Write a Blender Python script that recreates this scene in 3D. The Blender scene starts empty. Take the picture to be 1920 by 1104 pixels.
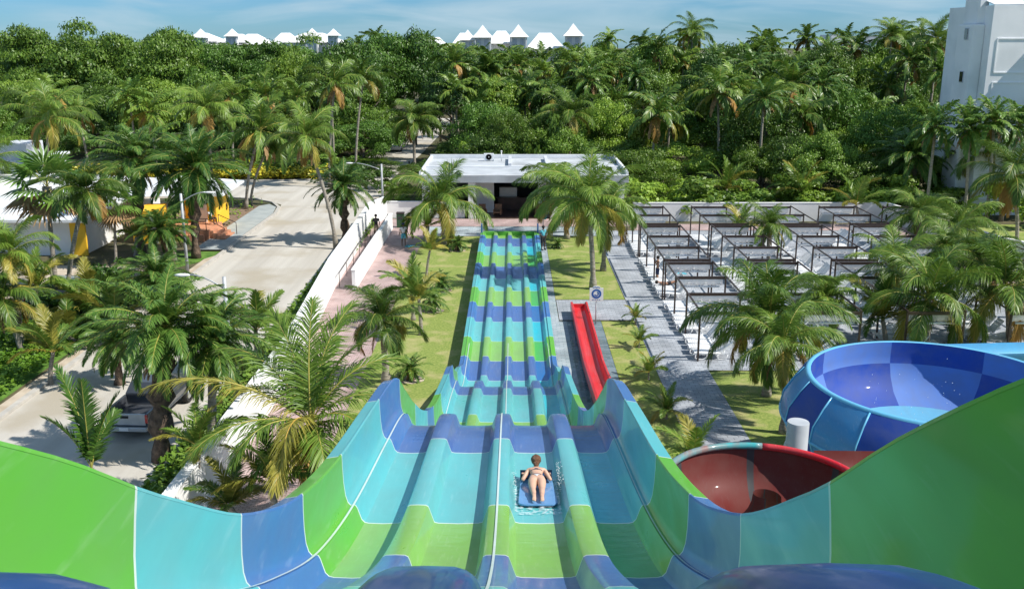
import bpy, bmesh, math, random
import numpy as np
from mathutils import Vector, Matrix

SC = bpy.context.scene
COL = SC.collection
R = math.radians
PI = math.pi

# ---------------------------------------------------------------- camera
CAMZ = 15.0
PITCH = R(14.9)
F = 1800.0                       # focal length in pixels of a 1920 wide frame
SP, CP = math.sin(PITCH), math.cos(PITCH)
cam_d = bpy.data.cameras.new('camera')
cam = bpy.data.objects.new('camera', cam_d)
COL.objects.link(cam)
cam.location = (0, 0, CAMZ)
cam.rotation_euler = (R(90) - PITCH, 0, 0)
cam_d.sensor_width = 36
cam_d.lens = F / 1920 * 36
cam_d.clip_start = 0.05
cam_d.clip_end = 4000
SC.camera = cam

# ---------------------------------------------------------------- sky and sun
SUN_EL = R(49)
sdir = Vector((0.962 * math.cos(SUN_EL), -0.272 * math.cos(SUN_EL), math.sin(SUN_EL))).normalized()
w = bpy.data.worlds.new('World')
SC.world = w
w.use_nodes = True
wn, wl = w.node_tree.nodes, w.node_tree.links
wn.clear()
wo = wn.new('ShaderNodeOutputWorld')
bg = wn.new('ShaderNodeBackground')
sky = wn.new('ShaderNodeTexSky')
sky.sky_type = 'NISHITA'
sky.sun_disc = False
sky.sun_elevation = SUN_EL
sky.sun_rotation = math.atan2(sdir.x, sdir.y)
sky.altitude = 0
sky.air_density = 1.0
sky.dust_density = 0.15
sky.ozone_density = 3.0
tint = wn.new('ShaderNodeMix'); tint.data_type = 'RGBA'; tint.blend_type = 'MULTIPLY'
tint.inputs[0].default_value = 1.0
tint.inputs[7].default_value = (0.62, 0.84, 1.08, 1)
wl.new(sky.outputs[0], tint.inputs[6])
tcz = wn.new('ShaderNodeTexCoord'); sz_ = wn.new('ShaderNodeSeparateXYZ'); wl.new(tcz.outputs['Generated'], sz_.inputs[0])
tr_ = wn.new('ShaderNodeValToRGB')
tr_.color_ramp.elements[0].position = 0.0; tr_.color_ramp.elements[0].color = (0.33, 0.63, 1.04, 1)
tr_.color_ramp.elements[1].position = 0.45; tr_.color_ramp.elements[1].color = (0.78, 0.92, 1.0, 1)
e_ = tr_.color_ramp.elements.new(0.12); e_.color = (0.29, 0.59, 0.99, 1)
wl.new(sz_.outputs[2], tr_.inputs[0]); wl.new(tr_.outputs[0], tint.inputs[7])
# thin cirrus
tc = wn.new('ShaderNodeTexCoord')
mp = wn.new('ShaderNodeMapping'); mp.inputs['Scale'].default_value = (2.2, 2.2, 14.0)
mp.inputs['Rotation'].default_value = (0.0, R(14), 0.0)
nz = wn.new('ShaderNodeTexNoise'); nz.inputs['Scale'].default_value = 2.2; nz.inputs['Detail'].default_value = 6
nz.inputs['Distortion'].default_value = 0.8
rp = wn.new('ShaderNodeValToRGB')
rp.color_ramp.elements[0].position = 0.40; rp.color_ramp.elements[0].color = (0, 0, 0, 1)
rp.color_ramp.elements[1].position = 0.66; rp.color_ramp.elements[1].color = (0.8, 0.8, 0.8, 1)
cl = wn.new('ShaderNodeMix'); cl.data_type = 'RGBA'
cl.inputs[7].default_value = (4.1, 5.6, 6.6, 1)
wl.new(tc.outputs['Generated'], mp.inputs[0]); wl.new(mp.outputs[0], nz.inputs['Vector'])
wl.new(nz.outputs['Fac'], rp.inputs[0]); wl.new(rp.outputs[0], cl.inputs[0])
wl.new(tint.outputs[2], cl.inputs[6]); wl.new(cl.outputs[2], bg.inputs[0])
bg.inputs[1].default_value = 0.095
wl.new(bg.outputs[0], wo.inputs[0])

sun_d = bpy.data.lights.new('sun', 'SUN')
sun_d.energy = 4.9
sun_d.angle = R(0.5)
sun_d.color = (1.0, 0.955, 0.88)
sun = bpy.data.objects.new('sun', sun_d)
COL.objects.link(sun)
sun.rotation_euler = (-sdir).to_track_quat('-Z', 'Y').to_euler()
sun.location = (40, -20, 60)

SC.view_settings.view_transform = 'Standard'
SC.view_settings.look = 'None'
SC.view_settings.exposure = 0.28
SC.view_settings.gamma = 1.0
SC.render.engine = 'CYCLES'
SC.cycles.max_bounces = 6
SC.cycles.transparent_max_bounces = 6

# ---------------------------------------------------------------- helpers
def at(u, v, z=0.0):
    t = (v - 552) / F
    d = (CAMZ - z) / (SP + CP * t)
    return Vector(((u - 960) / F * d, d * (CP - SP * t), z))

def aty(u, v, y):
    t = (v - 552) / F
    d = y / (CP - SP * t)
    return Vector(((u - 960) / F * d, y, CAMZ - d * (SP + CP * t)))

def tag(o, label=None, cat=None, group=None, kind=None):
    if label: o['label'] = label
    if cat: o['category'] = cat
    if group: o['group'] = group
    if kind: o['kind'] = kind
    return o

def empty(name, loc, rz=0.0, label=None, cat=None, group=None, scale=1.0):
    o = bpy.data.objects.new(name, None)
    COL.objects.link(o)
    o.empty_display_size = 0.2
    o.location = loc
    o.rotation_euler = (0, 0, rz)
    o.scale = (scale,) * 3
    return tag(o, label, cat, group)

def copy_tree(o, parent=None):
    c = o.copy()
    COL.objects.link(c)
    c.parent = parent
    for ch in list(o.children):
        copy_tree(ch, c)
    return c

def link(name, me, mats, parent=None, smooth=False):
    o = bpy.data.objects.new(name, me)
    COL.objects.link(o)
    if mats is not None and len(me.materials) == 0:
        for m in (mats if isinstance(mats, (list, tuple)) else [mats]):
            me.materials.append(m)
    if smooth:
        me.polygons.foreach_set('use_smooth', [True] * len(me.polygons))
    if parent is not None:
        o.parent = parent
    return o

class MB:
    """collects shapes and links them as ONE mesh object"""
    def __init__(self):
        self.v = []; self.f = []; self.m = []
    def add(self, vs, fs, mi=0):
        b = len(self.v)
        self.v += [tuple(p) for p in vs]
        for k, f in enumerate(fs):
            self.f.append([b + i for i in f])
            self.m.append(mi[k] if isinstance(mi, (list, tuple)) else mi)
        return self
    def box(self, c, s, rz=0.0, mi=0, ry=0.0, rx=0.0):
        M = Matrix.Translation(c) @ Matrix.Rotation(rz, 4, 'Z') @ Matrix.Rotation(ry, 4, 'Y') @ Matrix.Rotation(rx, 4, 'X')
        vs = [M @ Vector((x * s[0] / 2, y * s[1] / 2, z * s[2] / 2)) for z in (-1, 1) for y in (-1, 1) for x in (-1, 1)]
        self.add(vs, [(0, 2, 3, 1), (4, 5, 7, 6), (0, 1, 5, 4), (2, 6, 7, 3), (0, 4, 6, 2), (1, 3, 7, 5)], mi)
        return self
    def tube(self, pts, rad, n=8, mi=0, cap=True):
        pts = [Vector(p) for p in pts]
        if not isinstance(rad, (list, tuple)): rad = [rad] * len(pts)
        vs = []; fs = []
        ref = None
        for i, p in enumerate(pts):
            a = pts[max(0, i - 1)]; b = pts[min(len(pts) - 1, i + 1)]
            t = (b - a).normalized()
            if ref is None:
                ref = Vector((1, 0, 0)) if abs(t.x) < 0.8 else Vector((0, 1, 0))
            s = t.cross(ref).normalized(); q = s.cross(t).normalized()
            ref = q
            for k in range(n):
                an = 2 * PI * k / n
                vs.append(p + (s * math.cos(an) + q * math.sin(an)) * rad[i])
        for i in range(len(pts) - 1):
            for k in range(n):
                k2 = (k + 1) % n
                fs.append((i * n + k, i * n + k2, (i + 1) * n + k2, (i + 1) * n + k))
        if cap:
            fs.append(tuple(reversed(range(n))))
            fs.append(tuple((len(pts) - 1) * n + k for k in range(n)))
        self.add(vs, fs, mi)
        return self
    def lathe(self, prof, c=(0, 0, 0), n=24, mi=0, a0=0.0, a1=2 * PI, mfun=None):
        full = abs(a1 - a0 - 2 * PI) < 1e-6
        m = n if full else n + 1
        vs = []
        for r, z in prof:
            for k in range(m):
                an = a0 + (a1 - a0) * k / n
                vs.append((c[0] + r * math.cos(an), c[1] + r * math.sin(an), c[2] + z))
        fs = []; ms = []
        for i in range(len(prof) - 1):
            for k in range(n):
                k2 = (k + 1) % m
                fs.append((i * m + k, i * m + k2, (i + 1) * m + k2, (i + 1) * m + k))
                ms.append(mfun(i, k) if mfun else mi)
        self.add(vs, fs, ms)
        return self
    def prism(self, poly, z0, z1, mi=0):
        n = len(poly)
        vs = [(p[0], p[1], z0) for p in poly] + [(p[0], p[1], z1) for p in poly]
        fs = [tuple(reversed(range(n))), tuple(range(n, 2 * n))]
        for k in range(n):
            k2 = (k + 1) % n
            fs.append((k, k2, n + k2, n + k))
        self.add(vs, fs, mi)
        return self
    def side(self, poly, x0, x1, mi=0):
        """polygon in the yz plane extruded along x"""
        n = len(poly)
        vs = [(x0, p[0], p[1]) for p in poly] + [(x1, p[0], p[1]) for p in poly]
        fs = [tuple(reversed(range(n))), tuple(range(n, 2 * n))]
        for k in range(n):
            k2 = (k + 1) % n
            fs.append((k, k2, n + k2, n + k))
        self.add(vs, fs, mi)
        return self
    def ell(self, c, r, nu=12, nv=8, mi=0):
        prof = []
        for i in range(nv + 1):
            a = -PI / 2 + PI * i / nv
            prof.append((max(math.cos(a), 1e-3), math.sin(a)))
        b = len(self.v)
        self.lathe(prof, n=nu, mi=mi)
        for i in range(b, len(self.v)):
            x, y, z = self.v[i]
            self.v[i] = (c[0] + x * r[0], c[1] + y * r[1], c[2] + z * r[2])
        return self
    def mesh(self, name):
        me = bpy.data.meshes.new(name)
        me.from_pydata(self.v, [], self.f)
        me.polygons.foreach_set('material_index', self.m)
        me.update()
        return me
    def build(self, name, mats, parent=None, smooth=False, bevel=0.0, fix=True, angle=None):
        me = self.mesh(name)
        if fix or bevel:
            bm = bmesh.new(); bm.from_mesh(me)
            if fix: bmesh.ops.recalc_face_normals(bm, faces=bm.faces)
            if bevel:
                es = [e for e in bm.edges if len(e.link_faces) == 2 and e.calc_face_angle(0) > 0.5]
                bmesh.ops.bevel(bm, geom=es, offset=bevel, segments=2, affect='EDGES', profile=0.6)
            bm.to_mesh(me); bm.free()
        o = link(name, me, mats, parent, smooth)
        if angle is not None:
            me.polygons.foreach_set('use_smooth', [True] * len(me.polygons))
            me.set_sharp_from_angle(angle=angle)
        return o

def np_mesh(name, V, Q, mi=None):
    """V (N,3), Q (M,4) all quads"""
    me = bpy.data.meshes.new(name)
    n, m = len(V), len(Q)
    me.vertices.add(n)
    me.vertices.foreach_set('co', np.asarray(V, dtype=np.float32).ravel())
    me.loops.add(m * 4)
    me.loops.foreach_set('vertex_index', np.asarray(Q, dtype=np.int32).ravel())
    me.polygons.add(m)
    me.polygons.foreach_set('loop_start', np.arange(0, m * 4, 4, dtype=np.int32))
    if mi is not None:
        me.polygons.foreach_set('material_index', np.asarray(mi, dtype=np.int32))
    me.update(calc_edges=True)
    return me

# ---------------------------------------------------------------- materials
def new_mat(name):
    m = bpy.data.materials.new(name)
    m.use_nodes = True
    return m, m.node_tree.nodes, m.node_tree.links, m.node_tree.nodes['Principled BSDF']

def mat(name, c1, c2=None, scale=3.0, rough=0.7, bump=0.0, bscale=None, metal=0.0, coat=0.0, detail=6.0,
        lo=0.35, hi=0.65, c3=None, s3=0.4, stretch=None, spec=0.5, cr=0.05):
    m, N, L, P = new_mat(name)
    P.inputs['Roughness'].default_value = rough
    P.inputs['Metallic'].default_value = metal
    P.inputs['Specular IOR Level'].default_value = spec
    if coat:
        P.inputs['Coat Weight'].default_value = coat
        P.inputs['Coat Roughness'].default_value = cr
    if c2 is None:
        c2 = tuple(min(1, x * 1.12) for x in c1)
        c1 = tuple(x * 0.9 for x in c1)
    g = N.new('ShaderNodeNewGeometry')
    src = g.outputs['Position']
    if stretch:
        mpn = N.new('ShaderNodeMapping'); mpn.inputs['Scale'].default_value = stretch
        L.new(src, mpn.inputs[0]); src = mpn.outputs[0]
    n1 = N.new('ShaderNodeTexNoise'); n1.inputs['Scale'].default_value = scale; n1.inputs['Detail'].default_value = detail
    L.new(src, n1.inputs['Vector'])
    r = N.new('ShaderNodeValToRGB')
    r.color_ramp.elements[0].position = lo; r.color_ramp.elements[0].color = (*c1, 1)
    r.color_ramp.elements[1].position = hi; r.color_ramp.elements[1].color = (*c2, 1)
    L.new(n1.outputs['Fac'], r.inputs[0])
    out = r.outputs[0]
    if c3 is not None:
        n3 = N.new('ShaderNodeTexNoise'); n3.inputs['Scale'].default_value = s3; n3.inputs['Detail'].default_value = 5
        L.new(g.outputs['Position'], n3.inputs['Vector'])
        r3 = N.new('ShaderNodeValToRGB')
        r3.color_ramp.elements[0].position = 0.5; r3.color_ramp.elements[0].color = (0, 0, 0, 1)
        r3.color_ramp.elements[1].position = 0.66; r3.color_ramp.elements[1].color = (1, 1, 1, 1)
        L.new(n3.outputs['Fac'], r3.inputs[0])
        mx = N.new('ShaderNodeMix'); mx.data_type = 'RGBA'
        L.new(r3.outputs[0], mx.inputs[0]); L.new(out, mx.inputs[6]); mx.inputs[7].default_value = (*c3, 1)
        out = mx.outputs[2]
    L.new(out, P.inputs['Base Color'])
    if bump:
        n2 = N.new('ShaderNodeTexNoise'); n2.inputs['Scale'].default_value = bscale or scale * 4
        n2.inputs['Detail'].default_value = 5
        L.new(src, n2.inputs['Vector'])
        b = N.new('ShaderNodeBump'); b.inputs['Strength'].default_value = bump; b.inputs['Distance'].default_value = 0.05
        L.new(n2.outputs['Fac'], b.inputs['Height']); L.new(b.outputs[0], P.inputs['Normal'])
    return m

def leaf_mat(name, c1, c2, trans=0.25, rough=0.45, var=0.35, spec=0.4):
    """leaves: each leaf and each plant its own shade, light passing through"""
    m, N, L, P = new_mat(name)
    P.inputs['Roughness'].default_value = rough
    P.inputs['Specular IOR Level'].default_value = spec
    g = N.new('ShaderNodeNewGeometry'); oi = N.new('ShaderNodeObjectInfo')
    a = N.new('ShaderNodeMath'); a.operation = 'MULTIPLY'; a.inputs[1].default_value = 0.62
    b = N.new('ShaderNodeMath'); b.operation = 'MULTIPLY_ADD'; b.inputs[1].default_value = 0.38
    L.new(g.outputs['Random Per Island'], a.inputs[0]); L.new(oi.outputs['Random'], b.inputs[0]); L.new(a.outputs[0], b.inputs[2])
    r = N.new('ShaderNodeValToRGB')
    r.color_ramp.elements[0].position = 0.1; r.color_ramp.elements[0].color = (*c1, 1)
    r.color_ramp.elements[1].position = 0.9; r.color_ramp.elements[1].color = (*c2, 1)
    L.new(b.outputs[0], r.inputs[0])
    hs = N.new('ShaderNodeHueSaturation')
    mr = N.new('ShaderNodeMapRange'); mr.inputs['To Min'].default_value = 1 - var; mr.inputs['To Max'].default_value = 1 + var
    L.new(oi.outputs['Random'], mr.inputs['Value']); L.new(mr.outputs[0], hs.inputs['Value']); L.new(r.outputs[0], hs.inputs['Color'])
    L.new(hs.outputs[0], P.inputs['Base Color'])
    t = N.new('ShaderNodeBsdfTranslucent'); L.new(hs.outputs[0], t.inputs[0])
    ms = N.new('ShaderNodeMixShader'); ms.inputs[0].default_value = trans
    o = N['Material Output']
    L.new(P.outputs[0], ms.inputs[1]); L.new(t.outputs[0], ms.inputs[2]); L.new(ms.outputs[0], o.inputs[0])
    return m

def paver_mat(name, c1, c2, mortar, bw, bh, rough=0.7, wet=None, offset=0.5, bump=0.4):
    m, N, L, P = new_mat(name)
    g = N.new('ShaderNodeNewGeometry')
    br = N.new('ShaderNodeTexBrick')
    br.inputs['Color1'].default_value = (*c1, 1); br.inputs['Color2'].default_value = (*c2, 1)
    br.inputs['Mortar'].default_value = (*mortar, 1)
    br.inputs['Scale'].default_value = 1.0; br.inputs['Brick Width'].default_value = bw; br.inputs['Row Height'].default_value = bh
    br.inputs['Mortar Size'].default_value = 0.012; br.offset = offset
    L.new(g.outputs['Position'], br.inputs['Vector'])
    n1 = N.new('ShaderNodeTexNoise'); n1.inputs['Scale'].default_value = 0.55; n1.inputs['Detail'].default_value = 9
    L.new(g.outputs['Position'], n1.inputs['Vector'])
    mr = N.new('ShaderNodeMapRange'); mr.inputs['From Min'].default_value = 0.3; mr.inputs['From Max'].default_value = 0.7
    mr.inputs['To Min'].default_value = 0.68; mr.inputs['To Max'].default_value = 1.2
    L.new(n1.outputs['Fac'], mr.inputs['Value'])
    hs = N.new('ShaderNodeHueSaturation'); L.new(br.outputs['Color'], hs.inputs['Color']); L.new(mr.outputs[0], hs.inputs['Value'])
    L.new(hs.outputs[0], P.inputs['Base Color'])
    P.inputs['Roughness'].default_value = rough
    if wet:
        n2 = N.new('ShaderNodeTexNoise'); n2.inputs['Scale'].default_value = 0.9; n2.inputs['Detail'].default_value = 4
        L.new(g.outputs['Position'], n2.inputs['Vector'])
        m2 = N.new('ShaderNodeMapRange'); m2.inputs['From Min'].default_value = 0.42; m2.inputs['From Max'].default_value = 0.55
        m2.inputs['To Min'].default_value = wet; m2.inputs['To Max'].default_value = rough
        L.new(n2.outputs['Fac'], m2.inputs['Value']); L.new(m2.outputs[0], P.inputs['Roughness'])
    b = N.new('ShaderNodeBump'); b.inputs['Strength'].default_value = bump; b.inputs['Distance'].default_value = 0.01
    b.invert = True
    L.new(br.outputs['Fac'], b.inputs['Height']); L.new(b.outputs[0], P.inputs['Normal'])
    return m

def glass_fibre(name, c, wet=False, fade=None, dull=False):
    """glossy coloured fibreglass, faintly mottled; wet = running water over it"""
    m, N, L, P = new_mat(name)
    g = N.new('ShaderNodeNewGeometry')
    n1 = N.new('ShaderNodeTexNoise'); n1.inputs['Scale'].default_value = 1.1; n1.inputs['Detail'].default_value = 8
    mpn = N.new('ShaderNodeMapping'); mpn.inputs['Scale'].default_value = (2.0, 0.6, 2.0)
    L.new(g.outputs['Position'], mpn.inputs[0]); L.new(mpn.outputs[0], n1.inputs['Vector'])
    mx = N.new('ShaderNodeValToRGB')
    d = fade or tuple(x * 0.74 + 0.045 for x in c)
    mx.color_ramp.elements[0].position = 0.34; mx.color_ramp.elements[0].color = (*c, 1)
    mx.color_ramp.elements[1].position = 0.72; mx.color_ramp.elements[1].color = (*d, 1)
    L.new(n1.outputs['Fac'], mx.inputs[0])
    ns = N.new('ShaderNodeTexNoise'); ns.inputs['Scale'].default_value = 1.0; ns.inputs['Detail'].default_value = 4
    ms_ = N.new('ShaderNodeMapping'); ms_.inputs['Scale'].default_value = (26, 1.1, 9)
    L.new(g.outputs['Position'], ms_.inputs[0]); L.new(ms_.outputs[0], ns.inputs['Vector'])
    rs = N.new('ShaderNodeValToRGB'); rs.color_ramp.elements[0].position = .58; rs.color_ramp.elements[0].color = (0, 0, 0, 1)
    rs.color_ramp.elements[1].position = .74; rs.color_ramp.elements[1].color = (.30, .30, .30, 1) if wet is not True else (.12, .12, .12, 1)
    L.new(ns.outputs['Fac'], rs.inputs[0])
    m2_ = N.new('ShaderNodeMix'); m2_.data_type = 'RGBA'; L.new(rs.outputs[0], m2_.inputs[0]); L.new(mx.outputs[0], m2_.inputs[6])
    m2_.inputs[7].default_value = (*tuple(x * .7 + (.22 if not dull else .06) for x in c), 1)
    L.new(m2_.outputs[2], P.inputs['Base Color'])
    rr1 = N.new('ShaderNodeMapRange'); rr1.inputs['From Min'].default_value = .3; rr1.inputs['From Max'].default_value = .7; rr1.inputs['To Min'].default_value = .26 if not dull else .55; rr1.inputs['To Max'].default_value = .5 if not dull else .7
    L.new(n1.outputs['Fac'], rr1.inputs['Value']); L.new(rr1.outputs[0], P.inputs['Roughness'])
    P.inputs['Coat Weight'].default_value = (0.22 if not wet else 0.4) if not dull else 0.03
    P.inputs['Coat Roughness'].default_value = 0.07
    P.inputs['Specular IOR Level'].default_value = 0.22
    n2 = N.new('ShaderNodeTexNoise'); n2.inputs['Scale'].default_value = 2.6 if wet else 0.8
    n2.inputs['Detail'].default_value = 6 if wet else 2
    mp2 = N.new('ShaderNodeMapping'); mp2.inputs['Scale'].default_value = (1.0, 2.6, 1.0) if wet else (1, 1, 1)
    L.new(g.outputs['Position'], mp2.inputs[0]); L.new(mp2.outputs[0], n2.inputs['Vector'])
    b = N.new('ShaderNodeBump'); b.inputs['Strength'].default_value = (0.55 if wet is True else wet) if wet else 0.05
    b.inputs['Distance'].default_value = 0.03
    L.new(n2.outputs['Fac'], b.inputs['Height']); L.new(b.outputs[0], P.inputs['Coat Normal'])
    if wet: L.new(b.outputs[0], P.inputs['Normal'])
    return m

M = {}
M['grass'] = mat('lawn', (0.17, 0.25, 0.04), (0.31, 0.36, 0.085), scale=9, rough=0.9, bump=0.8, bscale=40, c3=(0.40, 0.38, 0.15), s3=0.9)
M['field'] = mat('field', (0.05, 0.14, 0.012), (0.13, 0.25, 0.03), scale=1.6, rough=0.9, bump=0.8, bscale=12)
M['dirt'] = mat('forest_floor', (0.05, 0.06, 0.02), (0.12, 0.10, 0.05), scale=0.8, rough=0.95, bump=0.6, bscale=6)
M['sand'] = mat('sand', (0.42, 0.34, 0.25), (0.55, 0.47, 0.37), scale=1.2, rough=0.95, bump=0.5, bscale=9)
M['bed'] = mat('mulch', (0.16, 0.10, 0.06), (0.30, 0.21, 0.14), scale=5, rough=0.95, bump=0.8, bscale=20)
M['road'] = mat('road', (0.44, 0.41, 0.36), (0.54, 0.51, 0.455), scale=0.35, rough=0.9, bump=0.25, bscale=30, c3=(0.40, 0.355, 0.28), s3=0.22, stretch=(3.2, 0.10, 1))
M['kerb'] = mat('kerb', (0.40, 0.38, 0.34), (0.52, 0.49, 0.44), scale=2, rough=0.9, bump=0.2)
M['sidewalk'] = mat('sidewalk', (0.30, 0.33, 0.33), (0.38, 0.41, 0.40), scale=1.5, rough=0.9, bump=0.2)
M['pavers'] = paver_mat('grey_pavers', (0.31, 0.335, 0.37), (0.42, 0.445, 0.48), (0.17, 0.18, 0.20), 0.42, 0.21, rough=0.75)
M['pink'] = paver_mat('pink_pavers', (0.46, 0.31, 0.29), (0.55, 0.42, 0.40), (0.22, 0.17, 0.16), 0.22, 0.11)
M['wet'] = paver_mat('wet_tiles', (0.10, 0.17, 0.20), (0.20, 0.28, 0.31), (0.24, 0.28, 0.30), 0.40, 0.16, rough=0.5, wet=0.12)
M['pool_tile'] = paver_mat('pale_wet_tiles', (0.33, 0.40, 0.43), (0.45, 0.50, 0.52), (0.24, 0.28, 0.30), 0.40, 0.2, rough=0.6, wet=0.2)
M['white'] = mat('white_render', (0.74, 0.74, 0.73), (0.84, 0.84, 0.83), scale=0.7, rough=0.75, bump=0.08, bscale=30)
M['roof_white'] = mat('white_roof', (0.66, 0.68, 0.70), (0.80, 0.81, 0.82), scale=0.6, rough=0.6, c3=(0.55, 0.58, 0.62), s3=0.5)
M['plaster_grey'] = mat('grey_plaster', (0.5, 0.53, 0.58), (0.6, 0.62, 0.66), scale=0.9, rough=0.8)
M['yellow'] = mat('yellow_wall', (0.85, 0.48, 0.02), (0.9, 0.55, 0.04), scale=1.2, rough=0.7)
M['terra'] = mat('terracotta', (0.50, 0.22, 0.12), (0.62, 0.30, 0.17), scale=2.5, rough=0.8)
M['brown_steel'] = mat('brown_steel', (0.035, 0.022, 0.018), (0.055, 0.035, 0.028), scale=8, rough=0.45)
M['canvas'] = leaf_mat('grey_canvas', (0.78, 0.78, 0.79), (0.84, 0.84, 0.85), trans=0.5, rough=0.85, var=0.05)
M['plastic'] = mat('white_plastic', (0.74, 0.75, 0.76), (0.82, 0.83, 0.84), scale=4, rough=0.35)
M['steel'] = mat('galvanised', (0.42, 0.44, 0.46), (0.55, 0.57, 0.58), scale=5, rough=0.4, metal=0.6)
M['concrete'] = mat('concrete', (0.45, 0.45, 0.44), (0.56, 0.56, 0.55), scale=3, rough=0.85)
M['pole_white'] = mat('painted_column', (0.40, 0.42, 0.44), (0.50, 0.52, 0.54), scale=2, rough=0.4)
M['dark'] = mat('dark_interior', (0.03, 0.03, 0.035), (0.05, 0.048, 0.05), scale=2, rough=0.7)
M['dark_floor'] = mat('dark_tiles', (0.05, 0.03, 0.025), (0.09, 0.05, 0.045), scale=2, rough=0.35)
M['wicker'] = mat('wicker', (0.13, 0.07, 0.04), (0.24, 0.14, 0.08), scale=30, rough=0.7, bump=0.5)
M['bark'] = mat('palm_bark', (0.22, 0.19, 0.15), (0.40, 0.36, 0.30), scale=3, rough=0.95, bump=1.0, bscale=6, stretch=(1, 1, 5))
M['bark_dark'] = mat('boot_bark', (0.06, 0.042, 0.03), (0.19, 0.13, 0.09), scale=5, rough=0.95, bump=1.0, bscale=10)
M['bark_tree'] = mat('tree_bark', (0.11, 0.09, 0.065), (0.23, 0.19, 0.15), scale=4, rough=0.95, bump=0.8, bscale=12)
M['husk'] = mat('dry_frond', (0.24, 0.14, 0.06), (0.42, 0.27, 0.13), scale=4, rough=0.9)
M['nut'] = mat('coconut', (0.34, 0.24, 0.05), (0.45, 0.36, 0.08), scale=4, rough=0.6)
M['glass'] = mat('dark_glass', (0.02, 0.025, 0.03), (0.03, 0.035, 0.04), rough=0.05, coat=1.0)
M['tyre'] = mat('tyre', (0.015, 0.015, 0.015), (0.03, 0.03, 0.03), rough=0.8)
M['green'] = glass_fibre('green_fibreglass', (0.115, 0.42, 0.040))
M['cyan'] = glass_fibre('turquoise_fibreglass', (0.10, 0.46, 0.50))
M['blue'] = glass_fibre('blue_fibreglass', (0.045, 0.165, 0.43))
M['green_w'] = glass_fibre('green_wet_shaded', (0.06, 0.42, 0.09), True)  # wet right lane: tints deepened, the wall's shadow put into the colour
M['cyan_w'] = glass_fibre('turquoise_wet_shaded', (0.02, 0.46, 0.58), True)
M['blue_w'] = glass_fibre('blue_wet_shaded', (0.02, 0.15, 0.42), True)
M['green_c'] = glass_fibre('green_lane', (0.22, 0.47, 0.09), 0.15)
M['cyan_c'] = glass_fibre('turquoise_lane', (0.12, 0.46, 0.47), 0.15)
M['blue_c'] = glass_fibre('blue_lane', (0.06, 0.14, 0.38), 0.15)
M['seam'] = glass_fibre('pale_seam', (0.62, 0.72, 0.68))
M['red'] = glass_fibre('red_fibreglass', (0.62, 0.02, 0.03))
M['red_in'] = glass_fibre('worn_shaded_red_fibreglass', (0.13, 0.02, 0.017), fade=(0.14, 0.045, 0.038), dull=True)  # darkened red, shade inside the lower trough put into the colour
M['teal_rim'] = glass_fibre('teal_rim', (0.04, 0.36, 0.38), fade=(0.30, 0.10, 0.08))
M['bowl_dark'] = glass_fibre('deep_blue_fibreglass', (0.02, 0.065, 0.34), dull=True)
M['bowl_mid'] = glass_fibre('mid_blue_fibreglass', (0.11, 0.22, 0.56), dull=True)
M['bowl_pale'] = glass_fibre('sky_blue_fibreglass', (0.05, 0.26, 0.55))
M['bowl_floor'] = glass_fibre('wet_pale_blue', (0.12, 0.38, 0.58), True, dull=True)
M['leafA'] = leaf_mat('leaf_mid', (0.055, 0.135, 0.014), (0.17, 0.27, 0.034), trans=0.22)
M['leafB'] = leaf_mat('leaf_dark', (0.032, 0.095, 0.012), (0.11, 0.21, 0.026), trans=0.18)
M['leafC'] = leaf_mat('leaf_bright', (0.10, 0.21, 0.02), (0.26, 0.37, 0.045), trans=0.28)
M['leafD'] = leaf_mat('leaf_yellow', (0.18, 0.27, 0.02), (0.38, 0.42, 0.05), trans=0.3)
M['palm1'] = leaf_mat('coconut_leaf', (0.072, 0.165, 0.022), (0.21, 0.31, 0.046), trans=0.28, rough=0.4, spec=0.4, var=0.2)
M['palm2'] = leaf_mat('yellowing_leaf', (0.22, 0.24, 0.035), (0.42, 0.36, 0.07), trans=0.3, rough=0.4, var=0.15)
M['palm3'] = leaf_mat('date_leaf', (0.048, 0.145, 0.020), (0.17, 0.275, 0.048), trans=0.22, rough=0.4, spec=0.4, var=0.2)
M['palm4'] = leaf_mat('orange_leaf', (0.38, 0.20, 0.04), (0.55, 0.36, 0.10), trans=0.3, rough=0.5, var=0.1)
M['rachis'] = mat('rachis', (0.30, 0.30, 0.06), (0.45, 0.38, 0.09), scale=3, rough=0.5)
M['rachis_o'] = mat('rachis_orange', (0.50, 0.30, 0.05), (0.62, 0.38, 0.08), scale=3, rough=0.5)
M['cover'] = leaf_mat('ground_leaf', (0.07, 0.18, 0.012), (0.20, 0.34, 0.03), trans=0.25, rough=0.5)
M['flowers'] = leaf_mat('yellow_flower_leaf', (0.30, 0.34, 0.03), (0.60, 0.50, 0.05), trans=0.2)

M['hood'] = glass_fibre('dark_blue_hood', (0.010, 0.035, 0.15), fade=(0.015, 0.08, 0.24))

M['bar_roof'] = mat('bar_roof', (0.42, 0.45, 0.48), (0.54, 0.57, 0.60), scale=0.5, rough=0.7, c3=(0.36, 0.38, 0.40), s3=0.35)

M['bowl_rim'] = glass_fibre('pale_bowl_rim', (0.14, 0.48, 0.72))
M['hotel_white'] = mat('hotel_render', (0.84, 0.85, 0.86), (0.90, 0.90, 0.91), scale=0.5, rough=0.8, c3=(0.78, 0.79, 0.80), s3=0.3)
# ================================================================ ground
def sheet(name, polys, z, m, kind='structure', label=None):
    mb = MB()
    for p in polys:
        mb.add([(q[0], q[1], z) for q in p], [tuple(range(len(p)))])
    o = mb.build(name, M[m] if isinstance(m, str) else m)
    return tag(o, label, None, None, kind)

def rect(x0, x1, y0, y1): return [(x0, y0), (x1, y0), (x1, y1), (x0, y1)]

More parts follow.
